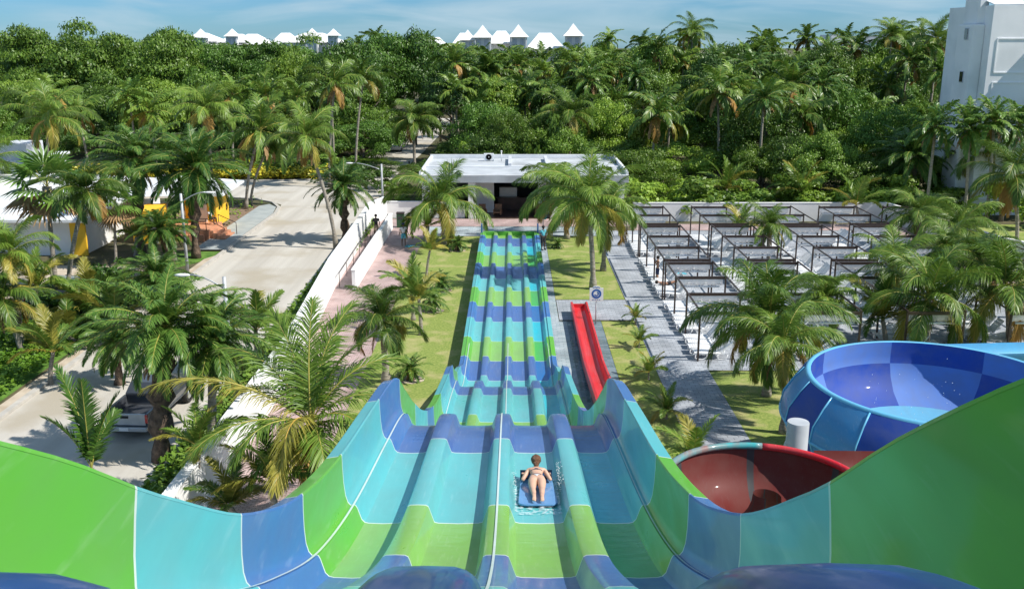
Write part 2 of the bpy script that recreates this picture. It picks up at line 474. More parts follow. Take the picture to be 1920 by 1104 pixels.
sheet('ground', [rect(-900, 900, -200, 1600)], 0.0, 'dirt')
sheet('lawn', [rect(-6.9, 2.3, 3, 74.0), rect(2.6, 6.72, 55.2, 74.0), rect(4.9, 6.75, 8, 50.6), rect(9.2, 40, 6, 42.4),
               rect(30.5, 46, 50, 79)], 0.012, 'grass')
sheet('field', [[(-75, 26), (-21.9, 26), (-21.9, 52), (-30, 53), (-75, 53)], [(-24.6, 60), (-21.3, 66), (-21.3, 68.5), (-24.6, 68.5)]], 0.012, 'field')
sheet('sand_lot', [[(-75, 53.5), (-31, 53.2), (-24.5, 55), (-24.5, 64), (-75, 64.5)], [(-21.7, 20), (-20.9, 20), (-20.9, 68), (-21.7, 66)]], 0.016, 'sand')
sheet('planting_bed', [[(-30, 77), (-23.5, 71), (-23.5, 88), (-26, 91), (-33, 90)], rect(-12.7, -10.0, 12, 81.6)], 0.012, 'bed')
road_poly = [(-20.8, 8), (-12.7, 8), (-12.7, 82), (-12.9, 92), (-13.4, 104), (-12.2, 130), (-11, 190), (-17.5, 190),
             (-18.5, 130), (-19.4, 106.5), (-24, 104.4), (-75, 104), (-75, 94.5), (-31, 94), (-24.5, 92.6), (-21.6, 89), (-20.8, 84)]
sheet('road', [road_poly], 0.008, 'road')
mb = MB()
def kerbline(pts, w=0.28, h=0.13):
    for a, b in zip(pts[:-1], pts[1:]):
        a = Vector((*a, 0)); b = Vector((*b, 0)); d = (b - a); L_ = d.length
        c = (a + b) / 2; mb.box((c.x, c.y, h / 2), (w, L_ + 0.02, h), rz=math.atan2(-d.x, d.y))
kerbline([(-20.95, 8), (-20.95, 84), (-21.4, 87.2), (-22.6, 90), (-24.7, 92.0), (-31, 93.8), (-75, 94.3)])
kerbline([(-75, 104.2), (-24, 104.6), (-19.5, 106.7), (-18.6, 130)])
kerbline([(-12.5, 8), (-12.5, 82), (-12.7, 92)])
tag(mb.build('kerb', M['kerb']), kind='structure')
sheet('sidewalk', [[(-23.3, 68.6), (-21.1, 68.6), (-21.1, 83.8), (-21.6, 87), (-22.6, 88.6), (-23.3, 87.5)]], 0.14, 'sidewalk')
sheet('walkway', [[(-10.2, 14), (-6.9, 14), (-6.9, 81.6), (-11.7, 81.6), (-11.2, 58), (-10.2, 41)], rect(-6.9, 9.8, 78.2, 81.6), rect(9.8, 30, 76.5, 79.2), rect(30, 32.5, 55, 79)], 0.02, 'pink')
sheet('pool_path', [rect(-6.9, 6.7, 74.2, 78.0)], 0.024, 'pool_tile')
sheet('paving', [rect(6.75, 9.2, 8, 76.3), rect(9.2, 30, 42.5, 76.3), rect(2.62, 6.72, 50.8, 55.0)], 0.028, 'pavers')
sheet('slide_paving', [rect(2.0, 3.0, 3, 50.6), rect(1.9, 2.58, 50.6, 74)], 0.020, 'pool_tile')
sheet('wet_paving', [rect(3.0, 4.88, 8, 50.6)], 0.024, 'wet')

# ground cover and grass blades
def leaf_scatter(name, n, fn, size, m, label, seed, hgt=0.25):
    rng = np.random.default_rng(seed)
    P = fn(rng, n)
    n = len(P)
    P[:, 2] += rng.random(n) * hgt
    a = rng.random(n) * 2 * PI
    t = rng.normal(0, 0.45, n)
    d = np.stack([np.cos(a), np.sin(a), t], 1); d /= np.linalg.norm(d, axis=1)[:, None]
    up = np.array([0, 0, 1.0]); s = np.cross(d, up + rng.normal(0, .5, (n, 3))); s /= np.linalg.norm(s, axis=1)[:, None] + 1e-9
    sz = size * (0.6 + 0.8 * rng.random(n))[:, None]
    V = np.stack([P - d * sz * .5, P + s * sz * .3, P + d * sz * .5, P - s * sz * .3], 1).reshape(-1, 3)
    Q = np.arange(n * 4).reshape(-1, 4)
    o = link(name, np_mesh(name, V, Q), M[m])
    return tag(o, label, 'ground cover', None, 'stuff')
def f1(rng, n):
    x = rng.uniform(-48, -22.0, n); y = rng.uniform(27, 52, n)
    k = (0.3 * np.sin(x * 0.9 + 1) * np.sin(y * 0.7) + 0.3)
    return np.stack([x, y, k * 0.5], 1)
leaf_scatter('ground_cover', 60000, f1, 0.22, 'cover', 'bright green leafy ground cover beside the pale kerb', 3, 0.3)
def f2(rng, n):
    x = rng.uniform(-12.45, -11.35, n); y = rng.uniform(14, 79, n)
    return np.stack([x, y, np.abs(rng.normal(0, .15, n))], 1)
leaf_scatter('verge_plants', 14000, f2, 0.26, 'leafA', 'low leafy planting strip between the road kerb and the white wall', 4, 0.5)
def f3(rng, n):
    x = rng.uniform(-60, -19.8, n); y = rng.uniform(105.2, 108.5, n)
    return np.stack([x, y, np.abs(rng.normal(0, .3, n))], 1)
leaf_scatter('flower_bed', 9000, f3, 0.38, 'flowers', 'yellow flowering low hedge along the far kerb of the side road', 5, 0.8)
def f4(rng, n):
    x = rng.uniform(-33, -23.6, n); y = rng.uniform(72, 91, n)
    k = np.sin(x * 2.1) * np.sin(y * 1.7) > 0.35
    return np.stack([x, y, np.zeros(n)], 1)[k]
leaf_scatter('bed_plants', 9000, f4, 0.22, 'leafC', 'small green plants dotted over the brown planting bed', 6, 0.5)

# ================================================================ mat racer slide
XC = -0.17            # centre line
S = 1.05              # lane spacing
TOPS = [(-2.5, 0.45), (-1, 0.75), (1, 1.35), (2.2, 1.9), (3.3, 2.4), (5.2, 3.35), (7.2, 4.42), (9.2, 5.28), (11.3, 5.83), (14.8, 6.42), (16.6, 6.75), (17.4, 7.02),
        (18.4, 7.62), (20, 8.6), (22, 9.62), (24.5, 10.55), (27, 11.12), (30, 11.55), (32, 11.9), (33.5, 12.2), (34.6, 12.75), (36, 13.4), (38, 13.98),
        (39.6, 14.12), (42, 14.14), (71.5, 14.16)]
def interp(tab, x):
    xs = [p[0] for p in tab]; ys = [p[1] for p in tab]
    n = len(xs)
    d = [(ys[i + 1] - ys[i]) / (xs[i + 1] - xs[i]) for i in range(n - 1)]
    mm = [d[0]] + [0 if d[i - 1] * d[i] <= 0 else 2 * d[i - 1] * d[i] / (d[i - 1] + d[i]) for i in range(1, n - 1)] + [d[-1]]
    if x <= xs[0]: return ys[0]
    if x >= xs[-1]: return ys[-1]
    i = max(k for k in range(n - 1) if xs[k] <= x)
    h = xs[i + 1] - xs[i]; t = (x - xs[i]) / h
    return ((2 * t**3 - 3 * t**2 + 1) * ys[i] + (t**3 - 2 * t**2 + t) * h * mm[i] + (-2 * t**3 + 3 * t**2) * ys[i + 1] + (t**3 - t**2) * h * mm[i + 1])
def ztop(y): return CAMZ - interp(TOPS, y)
DH = 0.23
def zfloor(y): return ztop(y) - DH
RIM = [(-2.5, 1.3), (2, 1.08), (3.8, .92), (5.2, .72), (7.2, .62), (9.4, .66), (11.3, .66), (15, .66), (17.0, .70), (18.4, .78), (20.5, .84), (24, .80), (27, .70), (31, .52), (35, .62), (37.5, .66), (39.3, .42), (40.8, .08), (42, .04), (71.5, .04)]
RUP = [(-2.5, .25), (2, .20), (3.3, .13), (5.0, .02), (6.2, 0), (71.5, 0)]     # the right wall climbs a little more near the top
WID = [(-2.5, 2.04), (36, 2.04), (39, 2.06), (41, 2.0), (42, 2.0), (71.5, 2.0)]
BND = [-2.5, 4.75, 6.75, 8.95, 11.3, 14.8, 17.4, 20, 23, 25, 27.8, 31.7, 33.6, 36.3, 39.4, 42.1, 45.1, 48.5, 51.6, 54.9, 57.9, 61.2, 64.6, 67.5, 70.4, 71.5]
def bcol(i): return i % 3       # 0 green 1 cyan 2 blue
rings = []                      # (y, material index of the strip that FOLLOWS)
for i in range(len(BND) - 1):
    a, b = BND[i], BND[i + 1]
    step = 0.3 if b < 42.5 else 1.2
    n = max(1, int((b - a - 0.03) / step))
    for k in range(n):
        rings.append((a + (b - 0.03 - a) * k / n, bcol(i)))
    if i < len(BND) - 2: rings.append((b - 0.03, 3))
    else: rings.append((b - 0.03, bcol(i)))
rings.append((BND[-1], 0))
slide = empty('mat_racer_slide', (XC, 0, 0), 0, 'long four lane water slide in green, turquoise and blue bands running down to the lawn', 'water slide')
CALM = [M['green_c'], M['cyan_c'], M['blue_c'], M['seam']]
WET_SHADED = [M['green_w'], M['cyan_w'], M['blue_w'], M['seam']]
DRY = [M['green'], M['cyan'], M['blue'], M['seam']]
def sweep(name, prof, mats, ylo=-9, yhi=999, solid=False, angle=R(35)):
    """prof(y) -> list of (x, z), swept along the slide"""
    V = []; Fc = []; Mi = []
    rr = [r for r in rings if ylo <= r[0] <= yhi]
    for j, (y, mi) in enumerate(rr):
        p = prof(y); n = len(p); zf = zfloor(y)
        th = math.atan2(zfloor(y - .2) - zfloor(y + .2), .4) if y < 41.5 else 0.0
        cs, sn = math.cos(th), math.sin(th)
        V += [(q[0], y + (q[1] - zf) * cs * sn, zf + (q[1] - zf) * cs * cs) for q in p]
        if j:
            pm = rr[j - 1][1]
            for k in range(n - 1):
                a = (j - 1) * n + k
                Fc.append((a, a + 1, a + n + 1, a + n)); Mi.append(pm)
    me = bpy.data.meshes.new(name); me.from_pydata(V, [], Fc)
    me.polygons.foreach_set('material_index', Mi)
    bm = bmesh.new(); bm.from_mesh(me); bmesh.ops.recalc_face_normals(bm, faces=bm.faces); bm.to_mesh(me); bm.free()
    o = link(name, me, mats, slide, True)
    me.set_sharp_from_angle(angle=angle)
    return o
# lanes
edges_x = [(-1.74, -S - .215), (-S + .215, -.215), (.215, S - .215), (S + .215, 1.74)]
for k, (x0, x1) in enumerate(edges_x):
    sweep('lane', (lambda a, b: lambda y: [(a, zfloor(y)), (a + .05, zfloor(y) - .012), ((a + b) / 2, zfloor(y) - .02), (b - .05, zfloor(y) - .012), (b, zfloor(y))])(x0, x1), WET_SHADED if k == 3 else CALM)
for k in (-1, 0, 1):
    def pr(y, k=k):
        zt, zf = ztop(y), zfloor(y); c = k * S
        return [(c - .215, zf), (c - .205, zf + .02), (c - .148, zt - .05), (c - .134, zt - .018), (c - .10, zt), (c, zt + .004), (c + .10, zt), (c + .134, zt - .018), (c + .148, zt - .05), (c + .205, zf + .02), (c + .215, zf)]
    sweep('divider', pr, CALM)
for s in (-1, 1):
    def pw(y, s=s):
        zt, zf = ztop(y), zfloor(y); W = interp(WID, y); r = interp(RIM, y) + (interp(RUP, y) if s > 0 else 0)
        q = [(1.74, zf), (1.78, zf + .04), (1.835, zt - .04), (1.86, zt), (1.905, zt + .004)]
        q += [(1.905 + (W - 1.915) * g, zt + r * hgt) for g, hgt in ((.14, .0), (.42, .06), (.66, .2), (.84, .45), (.95, .75), (1.0, 1.0))]
        return [(s * a, b) for a, b in q]
    sweep('side_wall', pw, DRY)
    def pf(y, s=s):
        zt, zf = ztop(y), zfloor(y); W = interp(WID, y); r = interp(RIM, y) + (interp(RUP, y) if s > 0 else 0)
        return [(s * a, b) for a, b in ((W - .012, zt + r - .006), (W - .004, zt + r + .018), (W + .012, zt + r + .018), (W + .024, zt + r - .008), (W + .19, zt + r - .035), (W + .205, zt + r - .05), (W + .205, zt + r - .11), (W + .05, zt + r - .12),
                                        (W + .05, max(zf - .1, zt + r - .5)), (W - .1, zf - .12))]
    sweep('flange', pf, DRY)
sweep('underside', lambda y: [(-(interp(WID, y) - .1), zfloor(y) - .12), ((interp(WID, y) - .1), zfloor(y) - .12)], [M['cyan']] * 4)
# pale joint lines along the middle divider and the left rail
def line_strip(x, wd, y0, y1, zf_):
    V = []; Fc = []
    ys = [y0 + (y1 - y0) * i / 160 for i in range(161)]
    for j, y in enumerate(ys):
        z = zf_(y); zf = zfloor(y); th = math.atan2(zfloor(y - .2) - zfloor(y + .2), .4) if y < 41.5 else 0.0
        k = (z - zf) * math.cos(th) + .004; yy = y + k * math.sin(th); z = zf + k * math.cos(th)
        V += [(x - wd, yy, z), (x + wd, yy, z)]
        if j: a = 2 * j - 2; Fc.append((a, a + 1, a + 3, a + 2))
    me = bpy.data.meshes.new('joint_line'); me.from_pydata(V, [], Fc)
    link('joint_line', me, M['seam'], slide)
line_strip(-0.02, .013, 1.0, 44, lambda y: ztop(y) + .012)
line_strip(-1.88, .014, 1.0, 44, lambda y: ztop(y) + .010)
line_strip(1.88, .008, 1.0, 44, lambda y: ztop(y) + .010)
# skirts and supports
mb = MB()
for s in (-1, 1):
    mb.box((s * 2.02, 56, .38), (.05, 30.5, .62))
mb.build('skirt', M['blue'], slide)
for y in (3.2, 9, 16.2, 22, 27.5, 33):
    mb = MB()
    h = zfloor(y) - .16
    for s in (-1, 1):
        mb.tube([(s * 1.35, y, 0), (s * 1.35, y, h - .15)], .13, 12)
    mb.box((0, y, h - .08), (3.9, .2, .16))
    mb.build('support', M['pole_white'], slide, smooth=False, angle=R(40))
# end piece with green splash board and blue end posts
mb = MB(); mb.box((0, 71.62, .64), (4.0, .25, .5)); mb.box((0, 71.9, .5), (4.3, .3, .16)); mb.box((0, 72.2, .35), (4.1, .3, .12))
mb.build('end_board', M['green'], slide, bevel=.03)
for s in (-1, 1):
    mb = MB(); mb.box((s * 2.12, 71.5, .95), (.11, .5, 1.1)); mb.build('end_post', M['blue'], slide, bevel=.02)
# rounded start hoods near the top
def hood(xc, wd, yf, yb, ztip, name='start_hood'):
    V = []; Fc = []; Mi = []
    ny, na = 26, 22
    for j in range(ny + 1):
        t = j / ny
        y = yf + (yb - yf) * t
        e = min(1.0, math.sqrt(max(0, 1 - (1 - min(t * 3.2, 1)) ** 2)))      # rounded nose
        hgt = max(.02, e)
        base = zfloor(min(y, 70)) - .1
        rise = (ztip + (yf - y) * .40) - base
        hw = wd / 2 * (0.45 + .55 * e)
        for k in range(na + 1):
            a = PI * k / na
            cx = math.copysign(abs(math.cos(a)) ** .42, math.cos(a)); cz = math.sin(a) ** .38 if math.sin(a) > 0 else 0
            V.append((xc - hw * cx, y, base + rise * hgt * cz))
        if j:
            for k in range(na):
                a = (j - 1) * (na + 1) + k
                Fc.append((a, a + 1, a + na + 2, a + na + 1)); Mi.append(0)
    me = bpy.data.meshes.new(name); me.from_pydata(V, [], Fc)
    bm = bmesh.new(); bm.from_mesh(me); bmesh.ops.recalc_face_normals(bm, faces=bm.faces); bm.to_mesh(me); bm.free()
    link(name, me, M['hood'], slide, True)
hood(-.10, .42, 3.75, -1.0, CAMZ - 1.98)
hood(-.74, .50, 2.25, -1.0, CAMZ - 1.165)
hood(.68, .50, 2.25, -1.0, CAMZ - 1.15)

# ================================================================ red children's slide
kid = empty('children_slide', (3.78, 0, 0), 0, 'small straight red water slide on the wet tiles right of the big slide', 'water slide')
V = []; Fc = []
def kz(y): return 0.30 + max(0, 42 - y) * .10
ys = [30 + i * .72 for i in range(32)]
prof = [(-.52, -.10), (-.52, .34), (-.42, .36), (-.36, .30), (-.30, .06), (-.2, 0), (.2, 0), (.30, .06), (.36, .30), (.42, .36), (.52, .34), (.52, -.10)]
for j, y in enumerate(ys):
    V += [(a * .92, y, kz(y) + b) for a, b in prof]
    if j:
        n = len(prof)
        for k in range(n - 1):
            a = (j - 1) * n + k; Fc.append((a, a + 1, a + n + 1, a + n))
me = bpy.data.meshes.new('trough'); me.from_pydata(V, [], Fc)
bm = bmesh.new(); bm.from_mesh(me); bmesh.ops.recalc_face_normals(bm, faces=bm.faces); bm.to_mesh(me); bm.free()
o = link('trough', me, M['red'], kid, True); me.set_sharp_from_angle(angle=R(40))
mb = MB(); mb.box((0, ys[-1] + .03, kz(ys[-1]) + .06), (.9, .06, .34)); mb.build('end_plate', M['red'], kid, bevel=.01)
for y in (34, 39, 44, 48.5, 52):
    for s in (-1, 1):
        mb = MB(); mb.tube([(s * .36, y, 0), (s * .36, y, kz(y) - .05)], .05, 8); mb.build('leg', M['steel'], kid)

# ================================================================ blue bowl
bc = aty(1762, 704, 29.3)
bowl = empty('bowl_slide', (bc.x, bc.y, 0), 0, 'huge round blue chequered bowl of a water slide standing on the grass', 'water slide')
RZ = 4.35
outer = [(3.98, RZ), (4.06, RZ + .03), (4.14, RZ), (4.16, RZ - .06), (4.45, RZ - .42), (4.78, RZ - .95), (4.86, RZ - 1.4), (4.70, RZ - 1.9), (4.40, RZ - 2.25), (3.6, RZ - 2.65), (2.4, RZ - 2.9), (1.0, RZ - 3.05), (.6, RZ - 3.1)]
def ofun(i, k):
    s = (k // 4) % 2
    if i < 4: return 2
    if i in (8,): return 2 if True else 0
    r = 0 if i < 8 else 1
    return (s + r) % 2
mb = MB(); mb.lathe([outer[i] for i in range(3, 13)], n=72, mfun=lambda i, k: ((k // 4) + (0 if i < 5 else 1)) % 2)
mb.build('outer_shell', [M['bowl_pale'], M['bowl_dark']], bowl, angle=R(50))
mb = MB(); mb.lathe(outer[0:4], n=72); mb.lathe([(4.86, RZ - 1.42), (4.92, RZ - 1.45), (4.84, RZ - 1.53)], n=72)
for k in range(18):
    a = 2 * PI * k / 18
    p = [((r + .02) * math.cos(a), (r + .02) * math.sin(a), z) for r, z in outer[3:11]]
    mb.tube(p, .03, 5)
mb.build('rim', M['bowl_rim'], bowl, smooth=True)
inner = [(3.98, RZ), (4.0, RZ - .5), (3.98, RZ - .8), (3.80, RZ - 1.25), (3.4, RZ - 1.7), (2.8, RZ - 2.0)]
mb = MB(); mb.lathe(inner, n=72, mfun=lambda i, k: ((k // 9) + (0 if i < 2 else 1)) % 2)
mb.build('inner_wall', [M['bowl_mid'], M['bowl_dark']], bowl, angle=R(50))
mb = MB(); mb.lathe([(2.8, RZ - 2.0), (2.0, RZ - 2.2), (1.1, RZ - 2.38), (.5, RZ - 2.5), (.45, RZ - 3.0)], n=48)
mb.build('bowl_floor', M['bowl_floor'], bowl, smooth=True)
for k in range(6):
    a = 2 * PI * (k + .5) / 6; mb = MB()
    mb.tube([(3.6 * math.cos(a), 3.6 * math.sin(a), 0), (3.6 * math.cos(a), 3.6 * math.sin(a), RZ - 2.6)], .16, 14)
    mb.build('support', M['pole_white'], bowl, angle=R(40))
# entry flume arriving at the right rim
mb = MB()
V = []; Fc = []
for j in range(15):
    t = j / 14
    c = Vector((1.9 + 9 * t, 4.1 + .3 * t, RZ - .62 + .12 * t))
    for k in range(11):
        a = PI + PI * k / 10
        V.append((c.x - .15 * math.cos(a), c.y + .62 * math.cos(a), c.z + .62 * math.sin(a) + .3))
    if j:
        for k in range(10): a = (j - 1) * 11 + k; Fc.append((a, a + 1, a + 12, a + 11))
mb.add(V, Fc)
mb.build('entry_flume', M['bowl_rim'], bowl, smooth=True)

# water drops thrown about in the bowl
def droplets(name, n, fn, size, label):
    rng = np.random.default_rng(11)
    P = fn(rng, n); V = []; Q = []
    o8 = np.array([[1, 0, 0], [0, 1, 0], [-1, 0, 0], [0, -1, 0], [0, 0, 1], [0, 0, -1.0]])
    for i, p in enumerate(P):
        s = size * rng.uniform(.5, 1.5); b = len(V)
        V += [tuple(p + q * s) for q in o8]
        for k in range(4):
            Q.append((b + k, b + (k + 1) % 4, b + 4)); Q.append((b + (k + 1) % 4, b + k, b + 5))
    me = bpy.data.meshes.new(name); me.from_pydata(V, [], Q)
    o = link(name, me, M['foam'], None, True)
    return tag(o, label, 'water', None, 'stuff')
M['foam'] = mat('foam', (0.75, 0.82, 0.85), (0.85, 0.9, 0.92), scale=20, rough=0.3)
droplets('water_drops', 40, lambda r, n: np.stack([bc.x + r.uniform(-1.8, 1.8, n), bc.y + r.uniform(-1, 2.8, n), r.uniform(RZ - 1.6, RZ - .1, n)], 1), .012, 'small bright drops of water flying inside the blue bowl')

# ================================================================ red open flume under the right wall
fc = aty(1438, 935, 19.0)
fl = empty('red_flume', (fc.x, fc.y, 0), 0, 'curving open red water slide trough with worn inside, below the right side wall', 'water slide')
FZ = fc.z
def arc_flume(name, Rm, a0, a1, z0, z1, rr, n, mats, hi=1.0, lip=True, npan=5):
    V = []; Fc = []; Mi = []
    m = 14
    for j in range(n + 1):
        t = j / n; a = a0 + (a1 - a0) * t; z = z0 + (z1 - z0) * t
        for k in range(m + 1):
            b = PI + (PI * .5 + PI * .5 * 1) * k / m if False else PI + PI * k / m
            rad = Rm + rr * math.cos(b); zz = z + rr * math.sin(b) * 1.0
            if k == m: zz += (hi - 1.0) * rr
            if k == m - 1: zz += (hi - 1.0) * rr * .7
            V.append((rad * math.cos(a), rad * math.sin(a), zz))
        if j:
            for k in range(m):
                q = (j - 1) * (m + 1) + k; Fc.append((q, q + 1, q + m + 2, q + m + 1))
                Mi.append(1 if (j % max(1, n // npan) == 0) else 0)
    me = bpy.data.meshes.new(name); me.from_pydata(V, [], Fc); me.polygons.foreach_set('material_index', Mi)
    return link(name, me, mats, fl, True)
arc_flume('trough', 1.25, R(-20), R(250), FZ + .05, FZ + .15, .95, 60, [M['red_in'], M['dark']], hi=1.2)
mb = MB()
p = []
for j in range(61):
    a = R(-20 + 270 * j / 60); p.append((2.2 * math.cos(a), 2.2 * math.sin(a), FZ + .24 + .1 * j / 60))
for q0, q1, mi in ((0, 22, 1), (22, 46, 0), (46, 61, 2)):
    mb.tube(p[q0:q1 + 1], .085, 8, mi=mi)
mb.build('rim', [M['teal_rim'], M['red'], M['blue']], fl, smooth=True)
V = []; Fc = []
for j in range(25):
    t = j / 24; c = Vector((2.0 + 2.4 * t, 2.3 + .5 * t, FZ - .72 - .25 * t))
    for k in range(13):
        a = PI + PI * k / 12
        V.append((c.x, c.y + .85 * math.cos(a), c.z + .75 * math.sin(a) + .45))
    if j:
        for k in range(12): a = (j - 1) * 13 + k; Fc.append((a, a + 1, a + 14, a + 13))
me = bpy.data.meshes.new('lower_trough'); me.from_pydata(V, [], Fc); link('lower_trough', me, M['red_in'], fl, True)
mb = MB(); mb.tube([(-.2, -.1, 0), (-.2, -.1, FZ - .8)], .2, 14)
for a in (R(10), R(120), R(230)):
    mb.tube([(-.2, -.1, FZ - 1.6), (1.25 * math.cos(a), 1.25 * math.sin(a), FZ - .9)], .09, 8)
mb.build('support', M['pole_white'], fl, angle=R(40))
# grey column beside it
cp = aty(1497, 790, 22.2)
colm = empty('support_column', (cp.x, cp.y, 0), 0, 'stout pale grey steel column with a small arm standing beside the blue bowl', 'column')
mb = MB(); mb.lathe([(.27, 0), (.27, cp.z - .02), (.26, cp.z), (.001, cp.z + .004)], n=28); mb.build('shaft', M['pole_white'], colm, angle=R(40))
mb = MB(); mb.add([(-.27, -.08, cp.z - .55), (-.27, .08, cp.z - .55), (-.62, .08, cp.z - 1.9), (-.62, -.08, cp.z - 1.9), (-.12, -.08, cp.z - .5), (-.12, .08, cp.z - .5), (-.42, .08, cp.z - 1.95), (-.42, -.08, cp.z - 1.95)],
        [(0, 1, 2, 3), (4, 7, 6, 5), (0, 3, 7, 4), (1, 5, 6, 2), (0, 4, 5, 1), (3, 2, 6, 7)])
mb.build('arm', M['pole_white'], colm)
# ================================================================ walls beside the walkway
def wall_strip(name, pts, th, h, label, m='white'):
    t = empty(name, (0, 0, 0), 0, label, 'wall')
    mb = MB()
    for i, (a, b) in enumerate(zip(pts[:-1], pts[1:])):
        a = Vector((*a, 0)); b = Vector((*b, 0)); d = b - a
        rz = math.atan2(-d.x, d.y); c = (a + b) / 2
        mb.box((c.x, c.y, h / 2 + i * .001), (th, d.length + th * .98, h), rz=rz)
    mb.build('wall_body', M[m], t, bevel=.02)
    mb = MB()
    for i, (a, b) in enumerate(zip(pts[:-1], pts[1:])):
        a = Vector((*a, 0)); b = Vector((*b, 0)); d = b - a
        rz = math.atan2(-d.x, d.y); c = (a + b) / 2
        mb.box((c.x, c.y, h + .03 + i * .002), (th + .06, d.length + th + .06, .06), rz=rz)
    mb.build('coping', M[m], t, bevel=.015)
    return t
wall_strip('road_wall', [(-10.4, 14), (-10.25, 30), (-10.25, 42), (-11.2, 58), (-11.75, 79.0), (-11.0, 81.9)], .34, 1.8, 'long thick white wall running between the road and the pink paved walkway')
wall_strip('back_wall', [(-10.8, 82.15), (-4.2, 82.15)], .24, 1.4, 'low white wall joining the road wall to the pool bar')
wall_strip('ramp_wall', [(-9.75, 57.5), (-9.85, 77.0)], .24, 1.25, 'short white inner wall beside the man in the dark shirt')
wall_strip('garden_wall', [(10.4, 80.6), (31.6, 80.6)], .24, 1.55, 'white wall closing the sunbathing terrace in front of the forest')
wall_strip('corner_wall', [(32.0, 80.4), (34.5, 66), (38.5, 58)], .24, 1.5, 'white wall turning the corner behind the palms at the right end of the terrace')
mb = MB()
def handrail(name, loc, label, pts, posts, r=.022, m='brown_steel', rz=0):
    t = empty(name, loc, rz, label, 'handrail')
    mb = MB(); mb.tube(pts, r, 6); mb.build('rail', M[m], t, smooth=True)
    for p in posts:
        mb = MB(); mb.tube([(p[0], p[1], 0), p], r, 6); mb.build('post', M[m], t, smooth=True)
    return t
handrail('handrail', (-9.95, 60, 0), 'thin dark handrail along the inner walkway wall', [(0, 0, 1.0), (0, 16, 1.45)], [(0, y, 1.0 + y * .028) for y in (0, 2, 4, 6, 8, 10, 12, 14, 16)])
handrail('handrail', (-10.75, 58, 0), 'thin dark handrail fixed along the long road wall', [(0, 0, .95), (-.3, 18, .95)], [(-.015 * y, y, .95) for y in (0, 3, 6, 9, 12, 15, 18)])

# ================================================================ pool bar
bar = empty('pool_bar', (0, 81.8, 0), 0, 'flat roofed white pool bar with a wide dark opening behind the end of the slide', 'building')
mb = MB(); mb.box((1.0, 5.9, 3.45), (17.9, 12.4, .62)); mb.build('roof', M['bar_roof'], bar, bevel=.03)
mb = MB()
mb.box((1.0, 12.0, 3.95), (17.9, .22, .36)); mb.box((9.84, 6.0, 3.95), (.22, 11.8, .36)); mb.box((-7.84, 6.0, 3.9), (.22, 11.8, .26)); mb.box((1.0, 5.0, 3.82), (17.4, .25, .16)); mb.box((1.0, -.22, 3.78), (17.9, .16, .1))
mb.build('parapet', M['roof_white'], bar, bevel=.02)
for x in (3.2, -.2): mb = MB(); mb.box((x, 8.2, 3.95), (.3, 5.9, .35)); mb.build('roof_kerb', M['plaster_grey'], bar, bevel=.02)
for x in (-7.4, -3.45, 3.6, 9.3):
    mb = MB(); mb.box((x, .2, 1.57), (.62, .5, 3.14)); mb.build('column', M['white'], bar, bevel=.02)
mb = MB()
mb.box((1.0, 11.5, 1.57), (17.2, .2, 3.14)); mb.box((-7.6, 6, 1.57), (.2, 11, 3.14)); mb.box((9.6, 6, 1.57), (.2, 11, 3.14))
mb.build('back_wall', M['plaster_grey'], bar)
mb = MB(); mb.box((-2.55, 3.0, 1.57), (1.9, .2, 3.14)); mb.build('front_panel', M['white'], bar, bevel=.02)
mb = MB(); mb.box((2.9, 3.0, 1.57), (1.2, .2, 3.14)); mb.build('front_panel', M['white'], bar, bevel=.02)
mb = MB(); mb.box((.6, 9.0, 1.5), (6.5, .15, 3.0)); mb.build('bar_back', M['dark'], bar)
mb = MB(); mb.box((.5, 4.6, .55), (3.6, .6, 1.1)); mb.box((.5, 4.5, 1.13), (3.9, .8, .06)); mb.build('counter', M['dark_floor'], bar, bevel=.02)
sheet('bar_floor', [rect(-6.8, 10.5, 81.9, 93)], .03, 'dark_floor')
cab = empty('drinks_cabinet', (-.35, 86.9, 0), 0, 'white two door cabinet standing on the counter line inside the pool bar', 'cabinet')
mb = MB(); mb.box((0, 0, 1.35), (1.6, .5, 1.25)); mb.build('cabinet_body', M['white'], cab, bevel=.02)
for s in (-1, 1):
    mb = MB(); mb.box((s * .39, -.265, 1.35), (.74, .03, 1.15)); mb.build('door', M['plastic'], cab, bevel=.01)
for j, (x, y, lab) in enumerate([(-6.2, 82.9, 'far left beside the wall'), (-5.2, 83.0, 'second from the left under the roof'), (-2.55, 82.7, 'just right of the white pillar'), (-1.25, 82.7, 'left of the dark opening'),
                              (2.35, 82.8, 'right of the dark opening'), (4.6, 82.8, 'behind the right palms'), (6.0, 83.0, 'between the right palms')]):
    ch = empty('wicker_chair', (x, y, .03), R(10 * (j % 3 - 1)), 'brown wicker armchair of the pool bar, ' + lab, 'chair', 'wicker chairs of the pool bar')
    mb = MB(); mb.box((0, 0, .40), (.62, .6, .12)); mb.build('seat', M['wicker'], ch, bevel=.03)
    mb = MB(); mb.box((0, .28, .75), (.62, .08, .62), rx=R(-8)); mb.build('backrest', M['wicker'], ch, bevel=.03)
    for s in (-1, 1):
        mb = MB(); mb.box((s * .31, 0, .42), (.07, .6, .48)); mb.build('armrest', M['wicker'], ch, bevel=.02)
ac = empty('air_conditioner', (-2.2, 91.6, 3.76), 0, 'small boxy air conditioning unit on the pool bar roof', 'air conditioner')
mb = MB(); mb.box((0, 0, .38), (.95, .4, .68)); mb.build('casing', M['plastic'], ac, bevel=.02)
mb = MB(); mb.lathe([(.05, 0), (.27, .0), (.28, .03), (.24, .04)], n=20)
for i in range(len(mb.v)): x, y, z = mb.v[i]; mb.v[i] = (x, -.2 - z, y + .4)
mb.build('fan_grille', M['dark'], ac)
